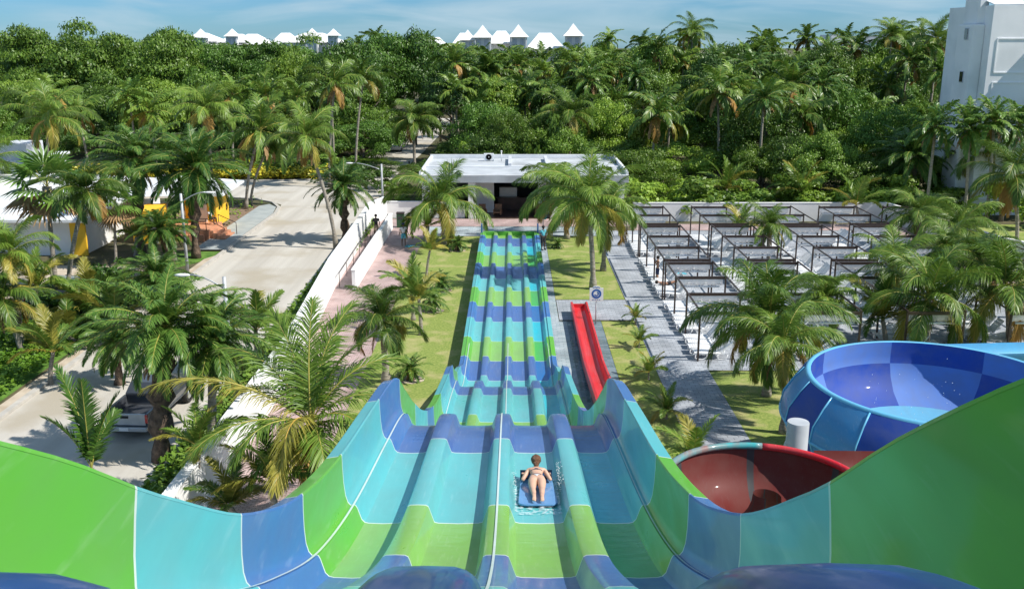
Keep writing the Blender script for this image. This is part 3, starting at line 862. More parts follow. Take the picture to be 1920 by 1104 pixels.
mb = MB(); mb.box((-.3, 0, .02), (.08, .4, .05)); mb.box((.3, 0, .02), (.08, .4, .05)); mb.build('foot', M['steel'], ac)
ap = empty('roof_pipe', (-1.0, 91.2, 3.76), 0, 'thin white vent pipe standing beside the roof air conditioner', 'pipe')
mb = MB(); mb.tube([(0, 0, 0), (0, 0, .95)], .05, 8); mb.build('pipe', M['white'], ap, smooth=True)
mb = MB(); mb.lathe([(.09, .93), (.09, 1.0), (.001, 1.05)], n=10); mb.build('cap', M['white'], ap)
bn = empty('waste_bin', (-9.15, 77.8, 0), 0, 'dark green waste bin at the end of the inner walkway wall', 'bin')
mb = MB(); mb.box((0, 0, .6), (.62, .55, 1.15)); mb.build('bin_body', mat('bin_green', (.02, .07, .03), (.04, .11, .05), rough=.5), bn, bevel=.04)
mb = MB(); mb.box((0, -.02, 1.22), (.66, .6, .09)); mb.build('lid', M['brown_steel'], bn, bevel=.02)
mb = MB(); mb.box((0, -.285, .85), (.42, .02, .22)); mb.build('opening', M['dark'], bn)

# ================================================================ low house at the left
hs = empty('low_house', (-43, 67.2, 0), 0, 'long low house with a bright white roof and yellow pillars behind the left palms', 'building')
mb = MB()
mb.add([(-22, -.9, 2.75), (13.0, -.9, 2.75), (13.0, 15.5, 3.3), (9.5, 9.0, 4.6), (-22, 9.0, 4.6), (-22, 18, 3.1), (10.8, 18, 3.1)],
       [(0, 1, 3, 4), (4, 3, 6, 5), (1, 2, 6, 3)])
mb.add([(-22, -.9, 2.55), (13.0, -.9, 2.55), (13.0, -.9, 2.75), (-22, -.9, 2.75)], [(0, 1, 2, 3)])
mb.add([(13.0, -.9, 2.55), (13.0, 15.5, 3.1), (13.0, 15.5, 3.3), (13.0, -.9, 2.75)], [(0, 1, 2, 3)])
mb.build('roof', M['roof_white'], hs)
mb = MB(); mb.box((-4.7, .2, 1.3), (34.4, .25, 2.6)); mb.box((12.2, 8, 1.4), (.25, 15.5, 2.8)); mb.build('wall', M['white'], hs)
for x in (-17, -11, -7.0, -.8, 2.8, 12.1):
    mb = MB(); mb.box((x, .02, 1.3), (.55 if x < 10 else 1.1, .2, 2.6)); mb.build('pillar', M['yellow'], hs, bevel=.02)
for x in (-14.2, -4, .9, 6.5):
    wf = MB(); wf.box((x, .04, 1.45), (1.7, .12, 1.2)); f_ = wf.build('window', M['plaster_grey'], hs)
    wf = MB(); wf.box((x, -.03, 1.45), (1.5, .04, 1.0)); wf.build('pane', M['glass'], f_)
# roof block further left
hb = empty('roof_block', (-52, 84, 0), 0, 'taller white flat roofed block behind the long low house at the left edge', 'building')
mb = MB(); mb.box((0, 0, 2.4), (22, 9, 4.8)); mb.build('wall', M['white'], hb, bevel=.03)
mb = MB(); mb.box((0, 0, 4.9), (22.6, 9.6, .2)); mb.build('roof', M['roof_white'], hb, bevel=.03)
mb = MB(); mb.box((9.8, -1, 5.7), (2.4, 3, 1.5)); mb.build('roof_box', M['plaster_grey'], hb, bevel=.03)
# entrance pavilion
pv = empty('entrance_pavilion', (-24.9, 76.4, 0), 0, 'small yellow entrance building with a white sloping roof and terracotta steps', 'building')
mb = MB(); mb.box((0, 1.2, 1.75), (2.5, 3.4, 2.6)); mb.build('wall', M['yellow'], pv, bevel=.02)
mb = MB(); mb.add([(-4.6, -2.6, 3.0), (2.2, -1.5, 3.05), (2.4, 4, 3.35), (-4.6, 4, 3.9), (-4.6, -2.6, 3.16), (2.2, -1.5, 3.22), (2.4, 4, 3.52), (-4.6, 4, 4.06)],
                  [(0, 3, 2, 1), (4, 5, 6, 7), (0, 1, 5, 4), (1, 2, 6, 5), (2, 3, 7, 6), (3, 0, 4, 7)]); mb.build('roof', M['roof_white'], pv)
mb = MB(); mb.box((.15, -.53, 1.6), (.75, .06, 2.1)); d_ = mb.build('door', M['white'], pv, bevel=.01)
mb = MB(); mb.box((.15, -.575, 2.15), (.4, .03, .7)); mb.build('pane', M['plaster_grey'], d_)
mb = MB(); mb.box((-3.0, -3.4, 1.25), (1.5, 3.4, 2.5)); mb.build('side_wall', M['yellow'], pv, bevel=.02)
mb = MB(); mb.box((-2.1, -5.16, 1.1), (.5, .05, 2.1)); mb.build('side_door', M['white'], pv)
mb = MB(); mb.box((-.3, -2.3, .42), (3.9, 3.6, .84)); mb.build('terrace', M['terra'], pv, bevel=.02)
for k in range(4):
    mb = MB(); mb.box((1.75 + .34 * k, -2.5 - .15 * k, .37 - .085 * k), (.36, 2.6, .74 - .17 * k)); mb.build('step', M['terra'], pv, bevel=.01)
for k in range(3):
    mb = MB(); mb.box((-.2 + .65 * k, -4.25, .27), (.5, .36, .54)); mb.build('block', M['terra'], pv, bevel=.02)
handrail('handrail', (-26.2, 72.3, .84), 'dark handrail round the terracotta terrace of the yellow pavilion', [(0, 0, .9), (1.8, 0, .9), (2.9, 0, .88), (4.2, .1, .1)], [(0, 0, .9), (1.4, 0, .9), (2.8, 0, .88)], r=.03)
handrail('handrail', (-22.9, 75.0, .14), 'short dark handrail beside the grey pavement next to the steps', [(-.6, .8, 1.3), (1.2, -.6, .9), (1.2, -.6, 0)], [(-.6, .8, 1.3)], r=.03)

# ================================================================ lamp posts
def lamp_post(x, y, h, arm, label, az=PI):
    t = empty('street_lamp', (x, y, 0), 0, label, 'street lamp', 'street lamps along the road')
    mb = MB(); mb.tube([(0, 0, 0), (0, 0, h * .5), (0, 0, h)], [.11, .095, .08], 10); mb.build('pole', M['pole_white'], t, smooth=True)
    ax, ay = math.cos(az), math.sin(az)
    mb = MB(); pts = [(ax * arm * k, ay * arm * k, h - .55 + .65 * math.sin(k * PI / 2)) for k in (0, .2, .4, .6, .8, 1)]
    mb.tube(pts, .035, 6); mb.build('arm', M['steel'], t, smooth=True)
    mb = MB(); mb.ell((ax * (arm + .3), ay * (arm + .3), h + .08), (.38 if abs(ax) > .5 else .14, .14 if abs(ax) > .5 else .38, .07), 12, 6); mb.build('lamp_head', M['plastic'], t, smooth=True)
p = at(352, 512); lamp_post(p.x, p.y, 5.3, 1.6, 'pale street lamp in front of the yellow pavilion, its arm to the right', az=0)
p = at(436, 722); lamp_post(p.x, p.y, 5.0, 1.5, 'pale street lamp over the road among the foreground palms, arm to the left')
p = at(718, 392); lamp_post(p.x, p.y, 4.1, 2.6, 'thin street lamp at the road bend left of the pool bar')

# ================================================================ signs
def board(name, x, y, label, cat, hb_, w_, h_, pole, back, face, ring, hexa=False):
    t = empty(name, (x, y, 0), 0, label, cat)
    mb = MB(); mb.tube([(0, .03, 0), (0, .03, hb_)], .035, 8); mb.build('pole', M[pole], t, smooth=True)
    mb = MB()
    if hexa: poly = [(-.7, -.7), (.7, -.7), (.9, -.25), (.9, .55), (.35, .75), (0, 1), (-.35, .75), (-.9, .55), (-.9, -.25)]
    else: poly = [(-1, -1), (1, -1), (1, .78), (.6, .82), (.45, 1.0), (.15, 1.04), (0, 1.12), (-.15, 1.04), (-.45, 1.0), (-.6, .82), (-1, .78)]
    n = len(poly)
    vs = [(a * w_ / 2, -.02, hb_ + b * h_ / 2) for a, b in poly] + [(a * w_ / 2, .02, hb_ + b * h_ / 2) for a, b in poly]
    mb.add(vs, [tuple(range(n)), tuple(reversed(range(n, 2 * n)))] + [(k, n + k, n + (k + 1) % n, (k + 1) % n) for k in range(n)])
    bo = mb.build('board', face, t)
    mb = MB(); r0, r1 = w_ * .22, w_ * .36
    m = 28
    vs = []; fs = []
    for k in range(m):
        a = 2 * PI * k / m
        vs += [(r1 * math.cos(a), -.026, hb_ + r1 * math.sin(a)), (r0 * math.cos(a), -.026, hb_ + r0 * math.sin(a))]
        k2 = (k + 1) % m; fs.append((2 * k, 2 * k + 1, 2 * k2 + 1, 2 * k2))
    mb.add(vs, fs)
    # open curl and wave inside the ring
    vs = []; fs = []
    for k in range(15):
        a = R(200) + R(230) * k / 14
        for rr in (r0 * .82, r0 * .42): vs.append((rr * math.cos(a), -.027, hb_ + rr * math.sin(a)))
        if k: q = 2 * k - 2; fs.append((q, q + 1, q + 3, q + 2))
    mb.add(vs, fs)
    mb.build('emblem', ring, bo)
    if not hexa:
        mb = MB()
        for k in range(5): mb.box((-.2 * w_ + .1 * w_ * k, -.024, hb_ + h_ * .43 + .03 * h_ * (k % 2)), (.07 * w_, .008, .06 * h_))
        for k in range(4): mb.box((-.24 * w_ + .16 * w_ * k, -.024, hb_ - h_ * .40), (.1 * w_, .008, .035 * h_))
        mb.build('lettering', ring, bo)
m_sblue = mat('sign_blue', (.02, .10, .38), (.03, .13, .42), rough=.4)
m_steal = mat('sign_teal', (.03, .36, .46), (.04, .42, .52), rough=.4)
m_dteal = mat('sign_dark_teal', (.01, .10, .17), (.015, .12, .2), rough=.4)
p = at(1117, 608); board('notice_sign', p.x, p.y, 'white notice board with a round blue emblem at the head of the red slide', 'sign', 1.72, .74, .82, 'pole_white', 'white', M['white'], m_sblue)
p = at(1018, 452); board('rescue_sign', p.x, p.y, 'turquoise angular board with a ring emblem on a post behind the attendant', 'sign', 1.95, .6, .78, 'steel', 'white', m_steal, m_dteal, True)

# ================================================================ shade frames and loungers
PW, PH, BAY = 2.72, 2.5, 3.5
def pergola(x, y0, nb, label):
    t = empty('shade_frame', (x, y0, 0), 0, label, 'pergola', 'brown steel shade frames over the sun loungers')
    for k in range(nb + 1):
        for s in (0, 1):
            mb = MB(); mb.box((s * PW, k * BAY, PH / 2), (.085, .085, PH)); mb.build('post', M['brown_steel'], t)
        mb = MB(); mb.box((PW / 2, k * BAY, PH - .075), (PW - .088, .10, .15)); mb.build('beam', M['brown_steel'], t)
        if True:
            mb = MB()
            n = 26; vs = []; fs = []
            for j in range(n + 1):
                xx = .12 + (PW - .24) * j / n
                dz = .04 * math.sin(j * 1.9 + k) + .03 * math.sin(j * .7 + x)
                vs += [(xx, k * BAY + .09, PH - .16), (xx, k * BAY + .13 + .03 * math.sin(j * 1.3), PH - .34 + dz * .3), (xx, k * BAY + .12, PH - .52 + dz), (xx, k * BAY + .20, PH - .46 + dz), (xx, k * BAY + .22, PH - .2)]
                if j:
                    for q in range(4): a = (j - 1) * 5 + q; fs.append((a, a + 1, a + 6, a + 5))
            mb.add(vs, fs); c = mb.build('canopy', M['canvas'], t, smooth=True)
            mb = MB(); mb.tube([(.3, k * BAY + .12, PH - .60), (PW - .3, k * BAY + .12, PH - .60)], .05, 6); mb.build('roller', M['plastic'], c, smooth=True)
    for s in (0, 1):
        mb = MB(); mb.box((s * PW, nb * BAY / 2, PH + .03), (.08, nb * BAY + .1, .06)); mb.build('rail', M['brown_steel'], t)
ROWX = [8.93, 13.86, 18.79, 23.72, 28.65]
RN = ['beside the grey path', 'second row from the grey path', 'third row, behind the palms', 'fourth row from the path', 'outermost row at the right']
MN = ['near end', 'middle', 'far end']
for i, x in enumerate(ROWX):
    for j, (y0, nb) in enumerate([(43.8, 3), (55.1, 3), (66.4, 2)]):
        pergola(x, y0, nb, 'brown shade frame with grey canopies, %s of the row %s' % (MN[j], RN[i]) if 'row' not in RN[i] else 'brown shade frame with grey canopies, %s of the %s' % (MN[j], RN[i]))

def make_lounger(up):
    t = empty('sun_lounger', (0, 0, 0), 0, 'x', 'sun lounger')
    fr = MB()
    for s in (-1, 1):
        fr.tube([(0, s * .31, .30), (.6, s * .31, .33), (1.25, s * .31, .33)], .036, 6)
        fr.tube([(0.05, s * .31, .30), (.02, s * .31, .12), (.16, s * .31, .03), (.42, s * .31, .03), (.58, s * .31, .14), (.62, s * .31, .31)], .034, 6)
        fr.tube([(1.1, s * .31, .31), (1.14, s * .31, .05), (1.3, s * .31, .03), (1.55, s * .31, .05), (1.62, s * .31, .25)], .026, 6)
    fr.build('frame', M['plastic'], t, smooth=True)
    sb = MB()
    for k in range(11): sb.box((.06 + .11 * k, 0, .345 + .02 * math.sin(k * .5)), (.095, .6, .02))
    for s in (-1, 1): sb.box((.6, s * .29, .345), (1.25, .04, .045))
    sb.build('seat', M['plastic'], t)
    bk = MB()
    for k in range(8):
        d = .06 + .095 * k
        bk.box((1.22 + d * math.cos(up), 0, .345 + d * math.sin(up)), (.08, .58 - .015 * k, .02), ry=-up)
    for s in (-1, 1):
        bk.box((1.22 + .4 * math.cos(up), s * .29, .345 + .4 * math.sin(up)), (.82, .04, .045), ry=-up)
    bk.box((1.22 + .8 * math.cos(up), 0, .345 + .8 * math.sin(up)), (.07, .56, .05), ry=-up)
    bk.build('backrest', M['plastic'], t)
    return t
protos = [make_lounger(R(52)), make_lounger(R(16)), make_lounger(R(38))]
used = [False] * 3
random.seed(5)
ORD = ['nearest', 'second', 'third', 'fourth', 'fifth', 'sixth', 'seventh', 'eighth', 'ninth', 'tenth', 'eleventh', 'twelfth', 'thirteenth', 'fourteenth', 'fifteenth', 'sixteenth',
       'seventeenth', 'eighteenth', 'nineteenth', 'twentieth', 'twenty-first', 'twenty-second', 'twenty-third', 'twenty-fourth', 'twenty-fifth', 'twenty-sixth', 'twenty-seventh', 'twenty-eighth', 'twenty-ninth',
       'thirtieth', 'thirty-first', 'thirty-second', 'thirty-third', 'thirty-fourth', 'thirty-fifth', 'thirty-sixth', 'thirty-seventh', 'thirty-eighth', 'thirty-ninth', 'fortieth']
ST = ['backrest raised', 'backrest nearly flat', 'backrest half raised']
for i, x in enumerate(ROWX[:4]):
    cnt = 0
    for j, (y0, nb) in enumerate([(43.8, 3), (55.1, 3), (66.4, 2)]):
        for k in range(int(nb * BAY / .82)):
            y = y0 + .45 + k * .82
            if random.random() < .05 and cnt > 2: continue
            q = random.choices([0, 1, 2], [5, 2, 3])[0]
            if i == 0 and 52.7 < y < 53.6: q = 0
            o = protos[q] if not used[q] else copy_tree(protos[q])
            used[q] = True
            o.location = (x - .18 + random.uniform(-.06, .06), y, .03); o.rotation_euler.z = R(random.uniform(-3, 3))
            o['label'] = '%s white plastic lounger of the row %s, %s' % (ORD[cnt], ['beside the grey path', 'one in from the path', 'behind the tall palms', 'farthest right'][i], ST[q])
            o['group'] = 'white sun loungers under the shade frames'
            cnt += 1
# two extra loungers close to the bowl
for k, (u, v) in enumerate([(1800, 640), (1850, 655)]):
    p = at(u, v - 4); o = copy_tree(protos[1]); o.location = (p.x, p.y, .03); o.rotation_euler.z = R(8)
    o['label'] = ['white lounger just behind the blue bowl, left one of two', 'white lounger just behind the blue bowl, right one of two'][k]
    o['group'] = 'white sun loungers under the shade frames'

# ================================================================ vehicles
def wheel(mbn, x, y, r, w_, parent):
    mb = MB(); mb.lathe([(r * .62, -w_ / 2), (r * .95, -w_ / 2), (r, -w_ / 2 + .03), (r, w_ / 2 - .03), (r * .95, w_ / 2), (r * .62, w_ / 2)], n=20)
    for i in range(len(mb.v)): a, b, c = mb.v[i]; mb.v[i] = (x + c, y + a, r + b)
    wo_ = mb.build('wheel', M['tyre'], parent, angle=R(40))
    mb = MB(); mb.lathe([(.001, .03), (r * .3, .05), (r * .62, .0), (r * .62, -.02)], n=16)
    sg = 1 if x > 0 else -1
    for i in range(len(mb.v)): a, b, c = mb.v[i]; mb.v[i] = (x + sg * (w_ / 2 - .03 + c), y + a, r + b)
    mb.build('rim', M['steel'], wo_, smooth=True)
def loft_body(secs, mats=None, mi=0):
    """secs: list of (y, [(x,z)...]) closed loops with equal counts"""
    vs = []; fs = []
    n = len(secs[0][1])
    for j, (y, lp) in enumerate(secs):
        vs += [(a, y, b) for a, b in lp]
        if j:
            for k in range(n): a = (j - 1) * n + k; b = (j - 1) * n + (k + 1) % n; fs.append((a, b, b + n, a + n))
    fs.append(tuple(range(n))); fs.append(tuple((len(secs) - 1) * n + k for k in reversed(range(n))))
    return vs, fs
def loop(w0, w1, z0, z1, w2=None, zm=None):
    w2 = w2 or w1; zm = zm or (z0 + z1) / 2
    return [(-w0, z0), (w0, z0), (w1, zm), (w2, z1 - .03), (w2 - .04, z1), (-w2 + .04, z1), (-w2, z1 - .03), (-w1, zm)]
m_pick = mat('pickup_paint', (.05, .055, .065), (.07, .075, .085), rough=.3, coat=.8)
m_silver = mat('silver_paint', (.42, .45, .47), (.5, .52, .54), rough=.35, metal=.3, coat=.8)
m_red = mat('tail_red', (.5, .01, .01), (.6, .015, .015), rough=.2, coat=1)
p = at(238, 826)
pk = empty('pickup_truck', (p.x, p.y, 0), R(-3), 'dark crew cab pickup truck seen from behind, driving up the road under palms', 'pickup truck')
mb = MB()
mb.add(*loft_body([(0.05, loop(.82, .90, .52, .62)), (5.0, loop(.82, .90, .45, .62)), (5.15, loop(.7, .8, .5, .62))]))
mb.add(*loft_body([(2.05, loop(.86, .91, .55, 1.12, .88)), (3.7, loop(.86, .91, .55, 1.12, .88)), (4.9, loop(.84, .88, .55, 1.02, .80)), (5.2, loop(.75, .8, .6, .88, .72))]))
for s in (-1, 1): mb.box((s * .86, 1.05, .86), (.1, 2.05, .5))
mb.box((0, 1.05, .66), (1.65, 2.05, .06))
mb.build('body', m_pick, pk, bevel=.025)
mb = MB(); mb.add(*loft_body([(1.98, loop(.82, .84, 1.1, 1.2, .82)), (2.15, loop(.80, .78, 1.1, 1.62, .66)), (3.1, loop(.80, .78, 1.1, 1.66, .68)), (3.9, loop(.82, .82, 1.06, 1.2, .80))])); cb = mb.build('cab', m_pick, pk, bevel=.02)
mb = MB(); mb.add([(-.62, 2.055, 1.24), (.62, 2.055, 1.24), (.58, 2.13, 1.55), (-.58, 2.13, 1.55)], [(0, 1, 2, 3)]); mb.build('rear_window', M['glass'], cb)
for s in (-1, 1):
    mb = MB(); mb.add([(s * .835, 2.3, 1.2), (s * .835, 3.6, 1.2), (s * .73, 3.1, 1.58), (s * .73, 2.4, 1.58)], [(0, 1, 2, 3)]); mb.build('side_window', M['glass'], cb)
    mb = MB(); mb.box((s * .86, -.01, .92), (.1, .06, .34)); mb.build('tail_light', m_red, pk, bevel=.01)
mb = MB(); mb.box((0, .03, .88), (1.62, .07, .46)); tg = mb.build('tailgate', m_silver, pk, bevel=.015)
mb = MB(); mb.box((0, -.02, .98), (.3, .03, .09)); mb.build('handle', M['tyre'], tg)
mb = MB(); mb.box((0, -.08, .52), (1.78, .14, .17)); bp = mb.build('bumper', m_silver, pk, bevel=.03)
mb = MB(); mb.box((0, -.16, .54), (.36, .02, .13)); mb.build('licence_plate', M['plastic'], bp)
for s in (-1, 1):
    for y in (.95, 4.15): wheel(None, s * .80, y, .37, .24, pk)
def car(x, y, rz, label, paint, name='parked_car', roofm=None):
    t = empty(name, (x, y, 0), rz, label, 'car')
    mb = MB(); mb.add(*loft_body([(-2.1, loop(.72, .82, .35, .78)), (-1.9, loop(.8, .88, .28, .95, .82)), (1.0, loop(.8, .88, .25, .92, .84)), (1.9, loop(.8, .86, .28, .78, .76)), (2.15, loop(.68, .76, .35, .62, .66))])); mb.build('body', paint, t, bevel=.04)
    mb = MB(); mb.add(*loft_body([(-1.95, loop(.76, .78, .9, .98, .74)), (-1.5, loop(.76, .74, .9, 1.42, .58)), (.1, loop(.76, .74, .9, 1.48, .60)), (.95, loop(.78, .78, .86, .96, .76))])); cb = mb.build('cabin', M['glass'], t, bevel=.03)
    mb = MB(); mb.add(*loft_body([(-1.52, loop(.57, .585, 1.40, 1.45, .56)), (.12, loop(.59, .60, 1.44, 1.51, .57))])); mb.build('roof', roofm or paint, cb, bevel=.01)
    for s in (-1, 1):
        mb = MB(); mb.box((s * .72, -2.02, .74), (.2, .12, .18)); mb.build('tail_light', m_red, t, bevel=.02)
        for yy in (-1.3, 1.35): wheel(None, s * .78, yy, .31, .2, t)
    mb = MB(); mb.box((0, -2.12, .42), (1.6, .1, .18)); mb.build('bumper', paint, t, bevel=.03)
    return t
p = at(737, 287); car(p.x, p.y + 3, R(4), 'silver car driving away on the shaded far road between the palms', m_silver, 'moving_car')
p = at(110, 566); car(p.x, p.y, R(82), 'dark car with a pale roof parked behind the left palm trunks', mat('dark_paint', (.03, .035, .04), (.04, .045, .05), rough=.25, coat=1), roofm=m_silver)
# bicycle on the sandy lot
p = at(36, 590)
bi = empty('bicycle', (p.x, p.y, .02), R(2), 'dark bicycle with thick tyres standing on the pale sand at the left edge', 'bicycle')
for x in (-.68, .68):
    mb = MB(); pts = [(x + .36 * math.cos(a), 0, .37 + .36 * math.sin(a)) for a in [2 * PI * k / 24 for k in range(25)]]
    mb.tube(pts, .035, 8, cap=False); wh = mb.build('wheel', M['tyre'], bi, smooth=True)
    mb = MB()
    for k in range(8): a = PI * k / 8; mb.tube([(x - .33 * math.cos(a), 0, .37 - .33 * math.sin(a)), (x + .33 * math.cos(a), 0, .37 + .33 * math.sin(a))], .006, 4)
    mb.build('spokes', M['steel'], wh)
mb = MB(); 
for a, b in (((-.68, 0, .37), (-.2, 0, .40)), ((-.2, 0, .4), (-.3, 0, .85)), ((-.3, 0, .85), (.42, 0, .82)), ((-.2, 0, .4), (.42, 0, .72)), ((-.68, 0, .37), (-.3, 0, .8)), ((.68, 0, .37), (.4, 0, .98))):
    mb.tube([a, b], .028, 8)
mb.build('frame', mat('red_paint', (.35, .03, .02), (.42, .04, .03), rough=.35), bi, smooth=True)
mb = MB(); mb.tube([(.30, -.3, 1.02), (.4, -.1, .99), (.4, .1, .99), (.30, .3, 1.02)], .02, 6); mb.build('handlebar', M['tyre'], bi, smooth=True)
mb = MB(); mb.ell((-.34, 0, .92), (.15, .08, .05)); mb.build('saddle', M['tyre'], bi, smooth=True)

# ================================================================ white hotel block at the right
hw_ = empty('hotel_block', (40.2, 83.5, 0), 0, 'tall plain white hotel building rising past the top right corner', 'building')
mb = MB()
mb.box((3.6, 4.2, 8.85), (7.2, 8.4, 17.7))
mb.build('wall', M['hotel_white'], hw_, bevel=.02)
mb = MB(); mb.box((-.5, 2.6, 8.1), (1.0, 3.0, 16.2)); mb.box((-.15, 2.8, 17.6), (.9, 2.6, 2.8)); mb.build('stair_wall', M['hotel_white'], hw_, bevel=.15)
for z in (15.4, 11.8):
    wf = MB(); wf.box((-1.03, 2.2, z), (.06, .75, 1.0)); f_ = wf.build('window', M['plaster_grey'], hw_)
    wf = MB(); wf.box((-1.08, 2.2, z), (.05, .55, .85)); wf.build('pane', M['glass'], f_)
mb = MB()
for z0 in (1.3, 4.9, 8.5, 12.1):
    mb.box((3.55, -.02, z0 + 2.9), (5.9, .08, .10)); mb.box((3.55, -.02, z0 + .12), (5.9, .08, .10))
    mb.box((.62, -.02, z0 + 1.5), (.10, .08, 2.7))
mb.build('panel_trim', M['hotel_white'], hw_)
mb = MB(); mb.add([(0, 0, 17.72), (7.2, 0, 17.72), (7.2, 8.4, 19.6), (0, 8.4, 19.6), (0, 0, 17.78), (7.2, 0, 17.78), (7.2, 8.4, 19.7), (0, 8.4, 19.7)], [(4, 5, 6, 7), (0, 1, 5, 4), (1, 2, 6, 5), (3, 0, 4, 7), (2, 3, 7, 6)]); mb.build('roof', M['roof_white'], hw_)
mb = MB(); mb.box((6.3, 4.0, 18.6), (.4, 8.3, 2.2)); mb.build('parapet', M['hotel_white'], hw_, bevel=.05)
mb = MB(); mb.box((12.2, 3.2, 9.4), (10.0, 11, 18.8)); mb.build('side_wing', M['hotel_white'], hw_, bevel=.02)  # side and front wings stand out of view to cast the diagonal front shadow
mb = MB(); mb.box((18.2, -3.0, 10.5), (5.0, 5.0, 21)); mb.build('front_wing', M['hotel_white'], hw_, bevel=.02)
mb = MB()
for z0 in (5.2, 8.9): mb.box((7.35, -2.45, z0), (.1, .9, 1.5))
mb.build('shutter', M['plaster_grey'], hw_)

# ================================================================ far hotels above the forest
def pyr(mb, x, y, z, w_, h, mi=0, eave=.4):
    a = w_ / 2 + eave
    mid = a * .52
    vs = [(x - a, y - a, z), (x + a, y - a, z), (x + a, y + a, z), (x - a, y + a, z), (x - mid, y - mid, z + h * .42), (x + mid, y - mid, z + h * .42), (x + mid, y + mid, z + h * .42), (x - mid, y + mid, z + h * .42), (x, y, z + h)]
    mb.add(vs, [(0, 1, 5, 4), (1, 2, 6, 5), (2, 3, 7, 6), (3, 0, 4, 7), (4, 5, 8), (5, 6, 8), (6, 7, 8), (7, 4, 8), (3, 2, 1, 0)], mi)
def hotel(label, towers, roofs, y):
    c = aty(sum(t[0] for t in towers) / len(towers), 90, y)
    t = empty('resort_hotel', (c.x, y, 0), 0, label, 'building')
    for (u, vap, wpx) in towers:
        p = aty(u, vap, y); w_ = wpx / F * y; zt = p.z; h = w_ * .62
        mb = MB(); pyr(mb, p.x - c.x, 0, zt - h, w_ * .9, h); mb.build('tower_roof', M['white'], t)
        mb = MB(); mb.box((p.x - c.x, 0, (zt - h) - 2.4), (w_ * .72, w_ * .72, 4.8)); tw = mb.build('tower', M['white'], t)
        mb = MB()
        for s in (-1, 1): mb.box((p.x - c.x + s * w_ * .17, -w_ * .37, zt - h - 1.5), (w_ * .17, .1, 2.2))
        mb.build('window', M['plaster_grey'], tw)
        for s in (-1, 1):
            mb = MB(); mb.box((p.x - c.x + s * w_ * .40, -w_ * .4, zt - h - 1.6), (.3, .3, 3.2)); mb.build('column', M['white'], t)
    for (u0, u1, vt, vb) in roofs:
        a = aty(u0, vb, y + 6); b = aty(u1, vt, y + 6)
        x0, x1 = a.x - c.x, b.x - c.x; z0, z1 = a.z, b.z; q = min(4.5, (x1 - x0) * .35)
        mb = MB(); mb.add([(x0, 2, z0), (x1, 2, z0), (x1, 16, z0), (x0, 16, z0), (x0 + q, 8, z1), (x1 - q, 8, z1)], [(0, 1, 5, 4), (1, 2, 5), (2, 3, 4, 5), (3, 0, 4)]); mb.build('roof', M['white'], t)
        mb = MB(); mb.box(((x0 + x1) / 2, 9, (z0 + 3) / 2), (x1 - x0 - 1, 12, z0 - 3)); mb.build('wall', M['white'], t)
hotel('white resort hotel with square belvedere towers above the middle of the forest', [(877, 56, 30), (905, 47, 36), (972, 46, 36), (1075, 44, 36)], [(790, 840, 70, 90), (842, 900, 62, 92), (912, 968, 58, 82), (985, 1060, 62, 92)], 235)
hotel('white resort roofs with small peaks above the trees left of centre', [(585, 53, 24), (625, 54, 20)], [(505, 560, 62, 90), (530, 640, 62, 80)], 215)
hotel('white tent shaped resort roofs showing over the left treetops', [(376, 54, 26), (435, 54, 22)], [(345, 405, 62, 78), (415, 470, 64, 80), (440, 500, 64, 84)], 225)
lw = empty('white_villa', (-64, 175, 0), 0, 'white villa wall glimpsed between the flat topped trees at the upper left', 'building')
mb = MB(); mb.box((0, 0, 5.5), (26, 6, 11)); mb.build('wall', M['white'], lw); mb = MB(); mb.box((0, 0, 11.1), (27, 7, .4)); mb.build('roof', M['roof_white'], lw)
fr_ = empty('flat_hotel', (75, 225, 0), 0, 'long flat white roofs low on the skyline at the right', 'building')
for (u0, u1, vt) in ((1548, 1568, 66), (1600, 1660, 69), (1660, 1740, 66)):
    a = aty(u0, vt, 225); b = aty(u1, vt, 225)
    mb = MB(); mb.box(((a.x + b.x) / 2 - 75, 0, a.z / 2), (b.x - a.x, 8, a.z)); mb.build('wall', M['roof_white'], fr_)
mb = MB(); a = aty(1640, 64, 224); mb.box((a.x - 75, -4.1, a.z - 1.2), (6, .2, 1.4)); mb.build('window', M['plaster_grey'], fr_)
# ================================================================ foliage meshes
def quads_from(P, D, W, L, Wd):
    """leaf diamonds: centre P, direction D, width direction W"""
    V = np.stack([P - D * L, P + W * Wd, P + D * L, P - W * Wd], 1).reshape(-1, 3)
    return V, np.arange(len(V)).reshape(-1, 4)

